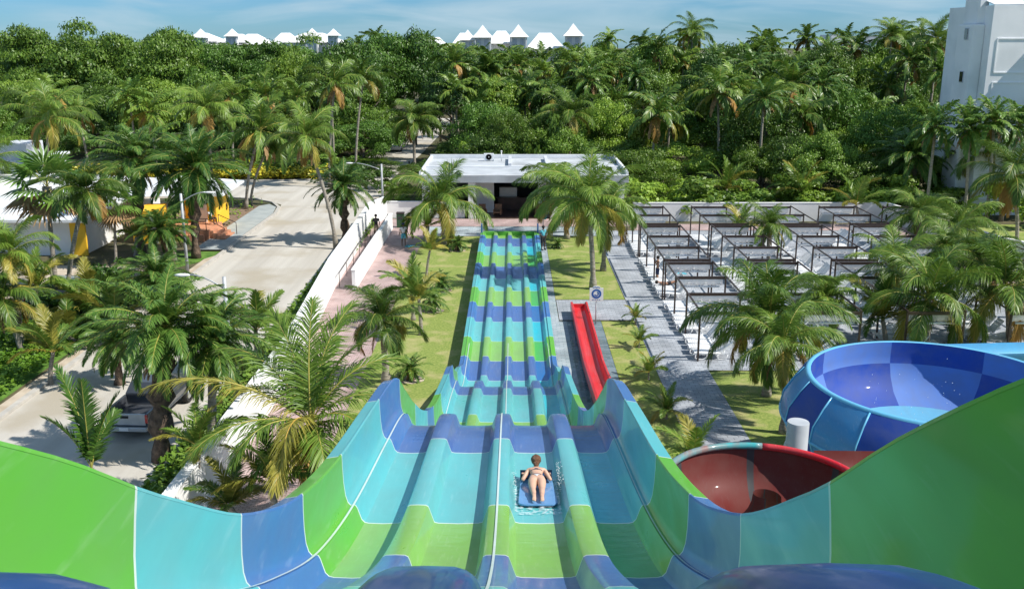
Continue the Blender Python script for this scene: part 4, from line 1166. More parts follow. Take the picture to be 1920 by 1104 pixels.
def crown_mesh(name, seed, R_=3.5, H=4.0, clumps=46, per=150, size=.30, flat=False, core=True):
    rng = np.random.default_rng(seed)
    C = []
    while len(C) < clumps:
        p = rng.normal(0, 1, 3); p /= np.linalg.norm(p)
        if p[2] < -.35: continue
        r = rng.uniform(.45, 1.0) ** .5
        if flat:
            lay = rng.integers(0, 3)
            a = rng.uniform(0, 2 * PI); rr = rng.uniform(.15, 1) ** .5 * (1.0 - .22 * lay)
            c = np.array([math.cos(a) * rr * R_, math.sin(a) * rr * R_, H * (.15 + .33 * lay) + rng.normal(0, .12 * H)])
        else:
            c = np.array([p[0] * r * R_, p[1] * r * R_, H * .45 + p[2] * r * H * .55])
            c += rng.normal(0, .22, 3)
        C.append(c)
    C = np.array(C)
    Ps = []; Ns = []
    for c in C:
        rc = rng.uniform(.7, 1.35) * R_ * .25
        n = int(per * (rc / (R_ * .25)) ** 2)
        d = rng.normal(0, 1, (n, 3)); d /= np.linalg.norm(d, axis=1)[:, None]
        d[:, 2] = np.where(d[:, 2] < -.3, -d[:, 2] * .6, d[:, 2])
        sq = np.array([1.1, 1.1, .45 if flat else .72])
        rad = rng.uniform(.62, 1.08, n)[:, None]
        Ps.append(c + d * sq * rc * rad); Ns.append(d + rng.normal(0, .55, (n, 3)))
    P = np.concatenate(Ps); N_ = np.concatenate(Ns); N_[:, 2] += .35
    N_ /= np.linalg.norm(N_, axis=1)[:, None]
    t = rng.normal(0, 1, P.shape); D = np.cross(N_, t); D /= np.linalg.norm(D, axis=1)[:, None]
    W = np.cross(N_, D)
    L = size * rng.uniform(.5, 1.25, len(P))[:, None]
    V, Q = quads_from(P, D, W, L * .55, L * .30)
    # sprays standing out of the outline
    return np_mesh(name, V, Q)

def frond_arrays(rng, az, el, L, bend, nl, ll, wid, droop, stiff=0.0, fold=.25, twist=0.0, tipw=.25):
    n = 16
    h = np.array([math.cos(az), math.sin(az), 0]); up = np.array([0, 0, 1.0])
    side0 = np.array([-math.sin(az), math.cos(az), 0])
    pts = [np.zeros(3)]; tang = []
    sway = rng.normal(0, .12)
    for i in range(n):
        s = (i + .5) / n
        a = el - bend * s ** 1.5
        d = h * math.cos(a) + up * math.sin(a) + side0 * sway * s
        d /= np.linalg.norm(d)
        tang.append(d); pts.append(pts[-1] + d * L / n)
    pts = np.array(pts); tang.append(tang[-1]); tang = np.array(tang)
    S = np.linspace(.10, .995, nl)
    idx = S * n; i0 = np.clip(idx.astype(int), 0, n - 1); fr = (idx - i0)[:, None]
    P = pts[i0] * (1 - fr) + pts[i0 + 1] * fr
    T = tang[i0] * (1 - fr) + tang[np.minimum(i0 + 1, n)] * fr; T /= np.linalg.norm(T, axis=1)[:, None]
    tw = twist * S
    sd = np.cos(tw)[:, None] * side0 + np.sin(tw)[:, None] * np.cross(T, side0)
    sd -= (sd * T).sum(1)[:, None] * T; sd /= np.linalg.norm(sd, axis=1)[:, None]
    NN = np.cross(T, sd); NN *= np.sign(NN[:, 2:3] + 1e-6) if abs(twist) < .5 else 1
    Vs = []; Qs = []; b = 0
    for side in (-1, 1):
        l = ll * (np.sin(np.clip(S * .88 + .10, 0, 1) * PI) ** .55) * rng.uniform(.85, 1.1, nl)
        l = np.maximum(l, ll * tipw)
        phi = R(28) + R(42) * S + rng.normal(0, .06, nl)
        ph = phi[:, None]
        D = side * sd * np.cos(ph) + T * np.sin(ph) + NN * (fold + rng.normal(0, .07, nl))[:, None]
        D /= np.linalg.norm(D, axis=1)[:, None]
        g = np.array([0, 0, -1.0])
        dr = (droop * (1 + rng.normal(0, .25, nl)))[:, None]
        D1 = D + g * dr * .35; D1 /= np.linalg.norm(D1, axis=1)[:, None]
        D2 = D + g * dr * 1.2; D2 /= np.linalg.norm(D2, axis=1)[:, None]
        P1 = P + D1 * l[:, None] * .5; P2 = P1 + D2 * l[:, None] * .5
        Wv = np.cross(D1, NN); Wv /= np.linalg.norm(Wv, axis=1)[:, None]
        Wv = Wv + NN * rng.normal(0, .35, (nl, 1)); Wv /= np.linalg.norm(Wv, axis=1)[:, None]
        w0 = wid * .30; w1 = wid * .5; w2 = wid * .06
        V = np.stack([P - Wv * w0, P + Wv * w0, P1 + Wv * w1, P1 - Wv * w1, P2 + Wv * w2, P2 - Wv * w2], 1).reshape(-1, 3)
        k = np.arange(nl)[:, None] * 6 + b
        Q = np.concatenate([k + np.array([[0, 1, 2, 3]]), k + np.array([[3, 2, 4, 5]])])
        Vs.append(V); Qs.append(Q); b += nl * 6
    # rachis: a thin three sided stem made of quads
    rw = np.linspace(.038, .008, n + 1)[:, None] * (L / 4.0)
    sdn = np.cross(tang, up + 1e-6); sdn /= np.linalg.norm(sdn, axis=1)[:, None]
    un = np.cross(sdn, tang)
    ring = np.stack([pts - sdn * rw, pts + un * rw * .9, pts + sdn * rw, pts - un * rw * .9], 1).reshape(-1, 3)
    Q = []
    for i in range(n):
        for k in range(4): Q.append((b + i * 4 + k, b + i * 4 + (k + 1) % 4, b + (i + 1) * 4 + (k + 1) % 4, b + (i + 1) * 4 + k))
    Vs.append(ring); Qs.append(np.array(Q))
    nq = [nl * 2, nl * 2, n * 4]
    return np.concatenate(Vs), np.concatenate(Qs), nq

def fronds_mesh(name, fr, rng):
    """fr: list of dict(args..., leaf=material index, stem=index)"""
    Vs = []; Qs = []; Ms = []; b = 0
    for f in fr:
        leaf, stem = f.pop('leaf'), f.pop('stem'); off = f.pop('off', (0, 0, 0))
        V, Q, nq = frond_arrays(rng, **f)
        V = V + np.array(off)
        Vs.append(V); Qs.append(Q + b); b += len(V)
        Ms += [leaf] * (nq[0] + nq[1]) + [stem] * nq[2]
    return np_mesh(name, np.concatenate(Vs), np.concatenate(Qs), Ms)

PALM_M = [M['palm1'], M['palm2'], M['palm3'], M['palm4'], M['rachis'], M['rachis_o'], M['husk']]
def coconut_crown(name, seed, n=20, L=4.0, nl=64, wid=.07, ll=.95, young=False, wind=0.0, dead=2):
    rng = np.random.default_rng(seed); fr = []
    for i in range(n):
        t = i / (n - 1)
        az = i * 2.39996 + rng.normal(0, .15)
        el = R(84) - R(104 if not young else 62) * t ** .95 + rng.normal(0, .09)
        bend = R(55) + R(50) * rng.random() + (R(15) if t > .6 else 0) - (R(25) if young else 0)
        LL = L * (.72 + .35 * math.sin(PI * min(1, t * .8 + .15))) * rng.uniform(.9, 1.08)
        leaf = 0; stem = 4
        if t > .80 and rng.random() < .6: leaf, stem = 1, 5
        if t > .92 and dead and rng.random() < .5: leaf = 3
        if young and rng.random() < .25: leaf = 1
        fr.append(dict(az=az, el=el, L=LL, bend=bend, nl=nl, ll=ll * L / 4.0, wid=wid, droop=.45 + .9 * t + rng.random() * .3 if not young else .2 + .3 * t, fold=.22, twist=rng.normal(0, .5) + wind, leaf=leaf, stem=stem))
    for i in range(dead):
        fr.append(dict(az=rng.uniform(0, 6.28), el=R(-55), L=L * .6, bend=R(30), nl=max(12, nl // 3), ll=ll * .5, wid=wid, droop=1.2, leaf=6, stem=6))
    return fronds_mesh(name, fr, rng)

def date_crown(name, seed, n=44, L=3.4, nl=60, wid=.055, ll=.62):
    rng = np.random.default_rng(seed); fr = []
    for i in range(n):
        t = i / (n - 1)
        az = i * 2.39996 + rng.normal(0, .15)
        el = R(85) - R(120) * t ** .9 + rng.normal(0, .07)
        fr.append(dict(az=az, el=el, L=L * rng.uniform(.85, 1.08) * (.75 + .25 * math.sin(PI * t)), bend=R(45) + R(45) * rng.random(), nl=nl, ll=ll, wid=wid, droop=.5 + .5 * rng.random(), fold=.30, twist=rng.normal(0, .3), leaf=2 if rng.random() < .9 else 0, stem=4))
    for i in range(5):
        fr.append(dict(az=rng.uniform(0, 6.28), el=R(-50), L=L * .55, bend=R(30), nl=nl // 3, ll=ll * .6, wid=wid, droop=1.2, leaf=6, stem=6))
    return fronds_mesh(name, fr, rng)

def fan_crown(name, seed, n=26, r=1.25):
    """fan leaves on stalks"""
    rng = np.random.default_rng(seed); Vs = []; Qs = []; Ms = []; b = 0
    for i in range(n):
        t = i / (n - 1); az = i * 2.4; el = R(78) - R(125) * t
        d = np.array([math.cos(az) * math.cos(el), math.sin(az) * math.cos(el), math.sin(el)])
        s = np.array([-math.sin(az), math.cos(az), 0]); c = d * r * .8
        m = 15
        for k in range(m):
            a = R(-100) + R(200) * k / (m - 1)
            dd = d * math.cos(a) + s * math.sin(a) + np.array([0, 0, -.25]); dd /= np.linalg.norm(dd)
            ww = np.cross(dd, np.cross(d, s)); ww /= np.linalg.norm(ww)
            e = c + dd * r * .95 * rng.uniform(.85, 1.05)
            mid = c + dd * r * .5
            Vs.append(np.array([c, mid + ww * .07, e + np.array([0, 0, -.15]), mid - ww * .07])); Qs.append(np.array([[b, b + 1, b + 2, b + 3]])); b += 4; Ms.append(2 if t < .8 else 6)
        w_ = np.cross(d, [0, 0, 1.0]); w_ = w_ / (np.linalg.norm(w_) + 1e-6) * .02
        Vs.append(np.array([-w_, w_, c + w_, c - w_])); Qs.append(np.array([[b, b + 1, b + 2, b + 3]])); b += 4; Ms.append(4)
    return np_mesh(name, np.concatenate(Vs), np.concatenate(Qs), Ms)

CR = {
    'coco': [coconut_crown('crown_mesh', 10 + i, n=[20, 22, 18, 24, 20][i], L=4.2, nl=100, wid=.045, ll=1.12, wind=[.2, -.3, .5, 0, -.5][i]) for i in range(5)],
    'tall': [coconut_crown('crown_mesh', 30 + i, n=18, L=3.4, nl=56, wid=.075, wind=.5 * i, dead=3) for i in range(3)],
    'young': [coconut_crown('crown_mesh', 40 + i, n=[10, 12, 9][i], L=3.0, nl=60, wid=.06, ll=.9, young=True, dead=0) for i in range(3)],
    'date': [date_crown('crown_mesh', 50 + i, nl=76, wid=.042) for i in range(3)],
    'cycad': [date_crown('crown_mesh', 60 + i, n=34, L=1.05, nl=30, wid=.03, ll=.2) for i in range(2)],
    'fan': [fan_crown('crown_mesh', 70 + i) for i in range(2)],
    'far': [coconut_crown('crown_mesh', 80 + i, n=16, L=3.8, nl=26, wid=.17, ll=1.0, wind=.4 * (i - 1), dead=2) for i in range(4)],
    'fard': [date_crown('crown_mesh', 90 + i, n=26, L=3.6, nl=24, wid=.13, ll=.7) for i in range(2)],
}
_r = np.random.default_rng(3)
CR['upright'] = [fronds_mesh('crown_mesh', [dict(az=a, el=R(e), L=l, bend=R(b_), nl=70, ll=.62, wid=.05, droop=.3, fold=.3, twist=.3, leaf=2, stem=4) for a, e, l, b_ in ((.5, 84, 3.4, 22), (2.6, 86, 3.0, 12), (4.4, 76, 2.6, 25), (1.5, 70, 2.2, 40), (5.6, 66, 2.0, 40))], _r)]
for k in CR:
    for me in CR[k]:
        if len(me.materials) == 0:
            for m in PALM_M: me.materials.append(m)
NUTS = None
def nut_mesh():
    mb = MB(); rng = random.Random(3)
    for k in range(9):
        a = rng.uniform(0, 6.28); mb.ell((.28 * math.cos(a), .28 * math.sin(a), -.18 - .25 * rng.random()), (.12, .12, .15), 8, 6)
    return mb.mesh('coconuts_mesh')
NUTS = nut_mesh(); NUTS.materials.append(M['nut'])
CNT = {}
def palm(kind, base, crown, label, scale=1.0, rz=None, tr=.15, dark=False, nuts=True, name=None, group=None, cat='palm tree', boots=0.0):
    """base, crown: world points"""
    i = CNT.get(kind, 0); CNT[kind] = i + 1
    if base[1] > 55: scale *= {'date': 1.32, 'tall': 1.15, 'coco': 1.12}.get(kind, 1.0)
    t = empty(name or {'coco': 'coconut_palm', 'tall': 'coconut_palm', 'young': 'young_palm', 'date': 'date_palm', 'cycad': 'cycad', 'fan': 'fan_palm', 'far': 'coconut_palm', 'fard': 'date_palm'}[kind], base, 0, label, cat, group)
    v = Vector(crown) - Vector(base); h = v.z
    mb = MB(); n = 12 if kind not in ('far', 'fard') else 6
    pts = []; rad = []
    for k in range(n + 1):
        s = k / n
        lean = s ** 1.6
        pts.append((v.x * lean, v.y * lean, h * s - (.05 if k == 0 else 0)))
        rr = tr * (1.45 - .55 * min(1, s * 6) - .22 * s) * (1 + (.06 if k % 2 else -.05))
        if boots and s > 1 - boots: rr = tr * (1.3 + .5 * math.sin(k * 2.3))
        rad.append(rr)
    mb.tube(pts, rad, 9)
    if boots:
        rng = random.Random(i * 7 + 1)
        for k in range(60):
            s = 1 - boots * rng.random(); a = rng.uniform(0, 6.28)
            c = Vector((v.x * s ** 1.6, v.y * s ** 1.6, h * s)); o_ = Vector((math.cos(a), math.sin(a), 0))
            p0 = c + o_ * tr * .9; p1 = p0 + o_ * .14 + Vector((0, 0, rng.uniform(-.15, .28)))
            w_ = Vector((-o_.y, o_.x, 0)) * .07
            mb.add([p0 - w_, p0 + w_, p1 + w_ * .5, p1 - w_ * .5], [(0, 1, 2, 3)])
    mb.build('trunk', M['bark_dark'] if dark else M['bark'], t, smooth=True, fix=False)
    me = CR[kind][i % len(CR[kind])]
    c = bpy.data.objects.new('crown', me); COL.objects.link(c); c.parent = t
    c.location = v; c.rotation_euler = (R(6 * math.sin(i * 1.7)), R(6 * math.cos(i * 2.1)), rz if rz is not None else i * 1.1)
    c.scale = (scale,) * 3
    if nuts and kind in ('coco', 'tall'):
        o = bpy.data.objects.new('coconuts', NUTS); COL.objects.link(o); o.parent = t; o.location = v; o.scale = (scale,) * 3
    return t

def P2(kind, bu, bv, cu, cv, label, scale=1.0, dy=0.0, **k):
    b = at(bu, bv); c = aty(cu, cv, b.y + dy)
    return palm(kind, b, c, label, scale, **k)

# ---------------------------------------------------------------- palms on the left
P2('coco', 630, 467, 572, 258, 'slender coconut palm leaning left over the road, its foot by the white wall', .72, tr=.16)
P2('date', 648, 452, 642, 350, 'short thick shaggy palm on the road edge right of the leaning coconut palm', .70, tr=.24, dark=True, boots=.8)
P2('tall', 462, 392, 488, 245, 'coconut palm with curved trunk and yellowing skirt in the brown planting bed', 1.15, tr=.16)
P2('tall', 470, 386, 508, 268, 'second coconut palm in the brown bed, leaning right', 1.0, tr=.14)
P2('tall', 618, 352, 628, 158, 'very tall slim palm with a small crown behind the side road, left of the pair', .95, tr=.15)
P2('tall', 667, 340, 681, 150, 'very tall slim palm behind the side road, right of the pair', .95, tr=.15)
P2('coco', 402, 392, 388, 205, 'coconut palm with bright yellow lower fronds before the dark trees at left', .80, tr=.15)
P2('coco', 92, 420, 92, 222, 'coconut palm with orange hanging fronds near the upper left edge', .86, tr=.17)
P2('date', 265, 474, 252, 300, 'big feathery palm with shaggy dark trunk in front of the low white house', .98, tr=.27, dark=True, boots=.75)
P2('date', 368, 484, 366, 318, 'big feathery palm with shaggy dark trunk beside the yellow pavilion', 1.0, tr=.27, dark=True, boots=.75)
P2('coco', 128, 590, 163, 358, 'coconut palm with long bare leaning trunk in front of the low house', .66, tr=.15)
P2('fan', 107, 548, 88, 350, 'fan palm with brown dead skirt beside the parked dark car', 1.35, tr=.17, boots=.25, dark=False)
P2('fan', 219, 500, 215, 380, 'small fan palm on a slim grey trunk in front of the white roof', .95, tr=.11)
P2('coco', 43, 655, 20, 475, 'coconut palm at the left edge over the green ground cover, fronds drooping', .62, tr=.17)
b = at(42, 668); palm('coco', b, aty(2, 560, b.y), 'lower coconut palm crown cut by the left edge, yellow green arching fronds', .66, tr=.16)
b = at(-40, 440); palm('coco', b, aty(-40, 310, b.y), 'coconut palm at the far left edge beside the white roof, only fronds in view', .95)
P2('young', 255, 480, 255, 445, 'bright yellow green young palm under the low house eaves', .75)
P2('young', 330, 490, 320, 452, 'small leafy palm at the foot of the lamp post before the house', .6)
P2('date', 428, 700, 412, 610, 'dense drooping palm right of the big dark feathery palm in the foreground', .62, tr=.22, boots=.5, dark=True, dy=0)
b = at(305, 862); palm('date', b, aty(308, 616, b.y), 'big dark green feathery palm in the left foreground over the road', 1.0, tr=.3, dark=True, boots=.8)
b = at(400, 850); palm('date', b, aty(402, 640, b.y), 'hanging dark palm right of the pickup truck, pale trunk', .8, tr=.2, boots=.3)
b = at(368, 962); palm('young', b, aty(372, 838, b.y), 'slender upright young palm beside the rear of the pickup truck', .62, rz=.8)
P2('young', 172, 612, 168, 580, 'clump of dark palms behind the green ground cover', 1.0)
P2('young', 215, 640, 215, 600, 'dark bushy young palm right of the leaning bare trunk', .95)
P2('young', 150, 650, 128, 632, 'low spreading young palm at the edge of the ground cover', .8)

b = at(150, 985); palm('upright', b, aty(172, 878, b.y), 'tall upright feathery frond cluster over the road behind the left green wall', 1.0, rz=1.9, tr=.14, name='young_palm')
b = at(800, 520); palm('young', b, aty(806, 470, b.y), 'feathery young palm on the lawn below the bar palm', .6, tr=.1)
b = at(60, 610); palm('young', b, aty(70, 540, b.y), 'drooping green palm in front of the dark parked car', .8, tr=.15)
b = at(300, 640); palm('date', b, aty(292, 520, b.y), 'dark feathery palm on the road verge behind the big left palm', .72, tr=.22, dark=True, boots=.6)
b = at(330, 520); palm('date', b, aty(300, 430, b.y), 'feathery palm between the lamp post and the yellow pillar', .55, tr=.18, dark=True, boots=.6)
P2('coco', 1690, 600, 1676, 500, 'tall bristling coconut palm behind the middle of the blue bowl', .7, tr=.16)
P2('young', 1390, 470, 1388, 430, 'small palm between the first and second rows of shade frames', .8, tr=.12)
P2('coco', 1840, 600, 1838, 490, 'coconut palm behind the right part of the blue bowl', .68, tr=.16)
P2('coco', 1782, 570, 1776, 470, 'coconut palm with upright fronds below the corner wall', .62, tr=.16)
b = at(95, 720); palm('young', b, aty(100, 660, b.y), 'spreading palm on the kerb side of the ground cover', .8, tr=.12)
b = at(225, 720); palm('date', b, aty(215, 640, b.y), 'low feathery palm on the verge left of the big foreground palm', .6, tr=.2, dark=True, boots=.5)
b = at(482, 690); palm('young', b, aty(480, 620, b.y), 'young palm by the lamp post over the road', .8, tr=.12)
# the big low coconut palm in the foreground: fronds set one by one
rng = np.random.default_rng(5)
hero = []
for az, el, L, bend, leaf, stem in [
        (158, 62, 4.6, 78, 0, 4), (120, 80, 3.8, 30, 0, 4), (95, 84, 3.9, 25, 0, 4), (60, 76, 4.2, 45, 0, 4), (30, 55, 3.8, 70, 0, 4), (-5, 42, 3.3, 85, 0, 4), (182, 40, 5.6, 62, 1, 4),
        (205, 20, 4.2, 70, 0, 4), (235, 25, 3.6, 80, 0, 4), (265, 32, 3.4, 100, 1, 5), (290, 12, 3.2, 75, 0, 4), (318, 30, 3.3, 80, 0, 5), (340, 10, 3.0, 70, 0, 4), (75, 60, 3.8, 60, 0, 4), (140, 35, 4.0, 70, 0, 4),
        (250, -10, 2.8, 50, 1, 5), (215, -15, 2.6, 50, 0, 4), (10, 70, 3.9, 60, 0, 4), (110, 50, 4.0, 50, 0, 4), (275, -25, 2.2, 40, 3, 5)]:
    hero.append(dict(az=R(az), el=R(el), L=L, bend=R(bend), nl=84, ll=1.0, wid=.042, droop=.55 if leaf == 0 else .8, fold=.2, twist=rng.normal(0, .35), leaf=leaf, stem=stem))
hm = fronds_mesh('crown_mesh', hero, rng)
for m in PALM_M: hm.materials.append(m)
CR['hero'] = [hm]
b = at(583, 975); c = aty(583, 792, b.y)
t = palm('coco', b, c, 'large low coconut palm with long arching fronds in the foreground beside the pink walkway', 1.0, rz=0, tr=.2)
[o for o in t.children if o.name.startswith('crown')][0].data = hm
# more foreground palms between wall and slide
b = at(520, 1010); palm('young', b, aty(510, 905, b.y), 'low dark palm hiding the end of the long white wall beside the slide', .75)
b = at(455, 1000); palm('young', b, aty(430, 950, b.y), 'spiky young palm at the near end of the white wall, left of the slide rim', .6)
b = at(724, 716); palm('coco', b, aty(716, 598, b.y), 'coconut palm with upright fronds on the lawn left of the slide', .6, tr=.19, dark=False)
b = at(790, 628); palm('young', b, aty(785, 560, b.y), 'yellow green slender palm on the lawn behind the round cycads', .62, tr=.12)
P2('young', 775, 600, 770, 545, 'bright young palm left of the cycads near the man in white', .8, tr=.12)
P2('coco', 833, 458, 826, 378, 'coconut palm with bristling fronds left of the pool bar opening', .98, tr=.2, boots=.5)
P2('young', 800, 462, 803, 425, 'small palm leaning by the left coconut palm at the paved strip', .6)
P2('coco', 1063, 448, 1052, 360, 'coconut palm right of the pool bar opening, behind the turquoise sign', .9, tr=.2, boots=.4)
P2('coco', 1112, 542, 1102, 378, 'tall coconut palm on the lawn strip between slide and grey path', .84, tr=.19, boots=.3)
P2('coco', 1131, 508, 1138, 400, 'coconut palm just behind and right of the tall one on the lawn strip', .7, tr=.17, boots=.3)
# ---------------------------------------------------------------- palms on the right
P2('coco', 1437, 742, 1443, 600, 'coconut palm left of the blue bowl with bright hanging fronds', .95, tr=.17)
P2('coco', 1470, 812, 1470, 645, 'coconut palm with dark trunk touching the left side of the blue bowl', .62, tr=.17)
P2('coco', 1560, 640, 1548, 560, 'coconut palm standing among the shade frames left of the big pair', .58, tr=.16, nuts=False)
P2('coco', 1735, 660, 1742, 560, 'broad coconut palm directly behind the blue bowl', .88, tr=.18)
P2('young', 1660, 650, 1655, 600, 'low dense palm behind the left rim of the blue bowl', 1.0)
P2('coco', 1890, 650, 1885, 540, 'coconut palm at the right edge behind the blue bowl', .98, tr=.17)
P2('coco', 1440, 500, 1440, 425, 'coconut palm growing between the second and third rows of shade frames', .5, tr=.15, nuts=False)
P2('coco', 1800, 520, 1800, 430, 'coconut palm in front of the white corner wall at right', .68, tr=.16)
P2('young', 1610, 425, 1605, 385, 'yellow green young palm behind the far shade frames, in front of the wall', 1.1)
P2('young', 1500, 405, 1500, 360, 'thin upright young palm behind the terrace wall', 1.1)
P2('coco', 1728, 470, 1722, 405, 'coconut palm beside the white corner wall, left of the taller one', .7, tr=.15, nuts=False)
P2('young', 1365, 395, 1362, 355, 'young palm at the forest edge above the third row of frames', 1.1)
P2('coco', 1838, 402, 1850, 282, 'coconut palm with orange hanging fronds below the white hotel building', .86, tr=.18)
P2('date', 1715, 392, 1712, 292, 'feathery palm with hanging grey skirt in front of the right forest', 1.0, tr=.24, boots=.3)
P2('coco', 1905, 470, 1900, 330, 'coconut palm at the right edge under the hotel wall', .9, tr=.16)
b = at(1305, 905); palm('young', b, aty(1300, 858, b.y), 'young palm with fresh green fronds beside the right side wall of the slide', .62, rz=2.0)
b = at(1262, 905); palm('young', b, aty(1262, 890, b.y), 'tiny palm at the foot of the slide wall, right of the crest', .35)
for k, (u, v, s, lab) in enumerate([(1192, 608, .33, 'knee high palm seedling at the top of the grass strip beside the path'), (1198, 652, .36, 'palm seedling halfway down the grass strip, second from the top'),
                           (1216, 712, .42, 'palm seedling on the grass strip close to the path edge, third from the top'), (1250, 785, .42, 'palm seedling in shade at the low end of the grass strip')]):
    b = at(u, v); palm('young', b, b + Vector((0, 0, .35)), lab, s, tr=.05)
for k, (u, v, s, lab) in enumerate([(857, 470, 1.05, 'small round cycad in the upper left lawn near the paved strip'), (828, 545, 1.05, 'dark cycad on the lawn, second from the pool bar'), (812, 583, 1.1, 'cycad on a sandy ring in the middle of the left lawn'),
                           (770, 712, 1.0, 'cycad on a white pebble ring close to the slide crest'), (1046, 466, .7, 'tiny cycad right of the attendant on the lawn strip')]):
    b = at(u, v); palm('cycad', b, b + Vector((0, 0, .55 * s)), lab, s, tr=.17, dark=True, cat='cycad')
    if k < 4:
        mb = MB(); n = 22; mb.add([(b.x + .62 * (1 + .15 * math.sin(j * 2.7)) * math.cos(2 * PI * j / n), b.y + .55 * (1 + .15 * math.sin(j * 1.9)) * math.sin(2 * PI * j / n), .022) for j in range(n)], [tuple(range(n))])
        tag(mb.build('pebble_ring', M['sand']), kind='structure')

# ================================================================ forest
TM = {
    'A': [crown_mesh('tree_crown', 100 + i, clumps=50, per=300, size=.19) for i in range(4)],
    'F': [crown_mesh('tree_crown', 110 + i, R_=4.2, H=3.2, clumps=48, per=320, flat=True, size=.20) for i in range(3)],
    'S': [crown_mesh('tree_crown', 120 + i, R_=2.0, H=2.2, clumps=24, per=120, size=.26) for i in range(3)],
}
LM = {'A': 'leafA', 'B': 'leafB', 'C': 'leafC', 'D': 'leafD'}
TMM = {}
def crown_for(kind, col, i):
    key = (kind, col, i % len(TM[kind]))
    if key not in TMM:
        me = TM[kind][key[2]].copy(); me.materials.clear(); me.materials.append(M[LM[col]]); TMM[key] = me
    return TMM[key]
def limb_trunk(h, r, seed):
    rng = random.Random(seed); mb = MB()
    mb.tube([(0, 0, -.1), (rng.uniform(-.15, .15), 0, h * .35), (rng.uniform(-.3, .3), rng.uniform(-.3, .3), h * .75)], [r * 1.25, r, r * .7], 8)
    for k in range(5):
        a = 2 * PI * k / 5 + rng.random(); q = rng.uniform(.45, .7)
        mb.tube([(0, 0, h * q), (math.cos(a) * 1.0, math.sin(a) * 1.0, h * q + .8), (math.cos(a) * 2.3, math.sin(a) * 2.3, h * q + 2.0)], [r * .55, r * .4, r * .18], 6)
    me = mb.mesh('tree_trunk'); me.materials.append(M['bark_tree']); me.polygons.foreach_set('use_smooth', [True] * len(me.polygons)); return me
TRK = [limb_trunk(6, .2, s) for s in range(4)]
tn = [0]
def tree(x, y, ztop_, kind, col, label, wid=1.0, group=None, name=None, cat='tree'):
    i = tn[0]; tn[0] += 1
    t = empty(name or ('shrub' if kind == 'S' else 'leafy_tree'), (x, y, 0), (i * 1.37) % 6.28, label, cat if kind != 'S' else 'shrub', group)
    H = {'A': 4.0, 'F': 3.4, 'S': 2.2}[kind]
    s = wid
    if kind != 'S':
        hc = min(ztop_ * .8, H * s * 1.75)
        sz = hc / H
        z0 = ztop_ - hc * 1.02
        tr = bpy.data.objects.new('trunk', TRK[i % 4]); COL.objects.link(tr); tr.parent = t; tr.scale = (s, s, max(.15, (z0 + hc * .35) / 6))
    else:
        sz = ztop_ / 2.3; z0 = .0
    c = bpy.data.objects.new('crown', crown_for(kind, col, i)); COL.objects.link(c); c.parent = t
    c.location = (0, 0, z0); c.scale = (s, s, sz)
    return t
frng = random.Random(77)
ORDN = ORD
def rank(d, u0, u1, n, v0, v1, kinds, cols, where, wid=(.9, 1.25), yj=3.0, group=None, vf=None, skip=None):
    for k in range(n):
        u = u0 + (u1 - u0) * (k + .5) / n + frng.uniform(-.45, .45) * (u1 - u0) / n
        y = d + frng.uniform(-yj, yj)
        v = frng.uniform(v0 - (6 if v1 > 110 else 0), v1 + (34 if 110 < v1 < 330 else 0)) if vf is None else vf(u) + frng.uniform(v0, v1)
        if 820 < u < 1110: v = max(v, 94)
        if 330 < u < 660: v = max(v, 84)
        p = aty(u, v, y)
        z = max(1.4, p.z)
        kd = frng.choice(kinds); col = frng.choice(cols)
        nm = {'A': 'leafy green tree', 'B': 'dark green tree', 'C': 'bright green tree', 'D': 'yellow green tree'}[col] if kd != 'S' else {'A': 'green shrub', 'B': 'dark green shrub', 'C': 'bright green shrub', 'D': 'yellow green shrub'}[col]
        lab = '%s, %s from the left %s' % (nm, 'leftmost' if k == 0 else ORDN[k], where)
        if k == 0: lab = '%s, leftmost %s' % (nm, where)
        tree(p.x, y, z, kd, col, lab, frng.uniform(*wid), group)
def frank(d, u0, u1, n, v0, v1, where, sc=(.85, 1.1), yj=3.0, group=None, date=.2):
    for k in range(n):
        u = u0 + (u1 - u0) * (k + .5) / n + frng.uniform(-.35, .35) * (u1 - u0) / n
        y = d + frng.uniform(-yj, yj); v = frng.uniform(v0, v1)
        if 820 < u < 1110: v = max(v, 116)
        if 330 < u < 660: v = max(v, 100)
        p = aty(u, v, y)
        kd = 'fard' if frng.random() < date else 'far'
        lab = '%s palm, %s %s' % ('feathery' if kd == 'fard' else 'coconut', 'leftmost' if k == 0 else ORDN[k] + ' from the left', where)
        palm(kd, Vector((p.x + frng.uniform(-.6, .6), y, 0)), p, lab, frng.uniform(*sc), tr=.16, group=group)
# left of the far road
road = lambda u: 690 < u < 800
G1 = 'trees of the left forest'; G2 = 'trees of the right forest'; G3 = 'palms in the forest'
rank(110, 340, 690, 8, 290, 320, ['S', 'S', 'A'], 'ABC', 'along the side road edge', (1.0, 1.5), 1.5, G1)
rank(117, -20, 690, 8, 205, 250, ['A'], 'BBA', 'in the front rank of the left forest', (.85, 1.1), 2, G1)
rank(126, -20, 700, 10, 150, 195, ['A', 'F'], 'BAC', 'in the second rank of the left forest', (1.05, 1.35), 2.5, G1)
rank(137, -20, 700, 9, 108, 150, ['F', 'A'], 'AC', 'in the third rank of the left forest', (1.2, 1.5), 3, G1)
rank(150, -30, 330, 5, 50, 72, ['F'], 'A', 'among the tall flat topped trees at upper left', (1.5, 1.9), 3, G1)
rank(150, 330, 590, 4, 92, 112, ['F', 'A'], 'AB', 'in the fourth rank of the left forest', (1.3, 1.6), 3, G1)
rank(166, -30, 600, 9, 72, 92, ['A', 'F'], 'AB', 'in the back rank of the left forest', (1.3, 1.6), 4, G1)
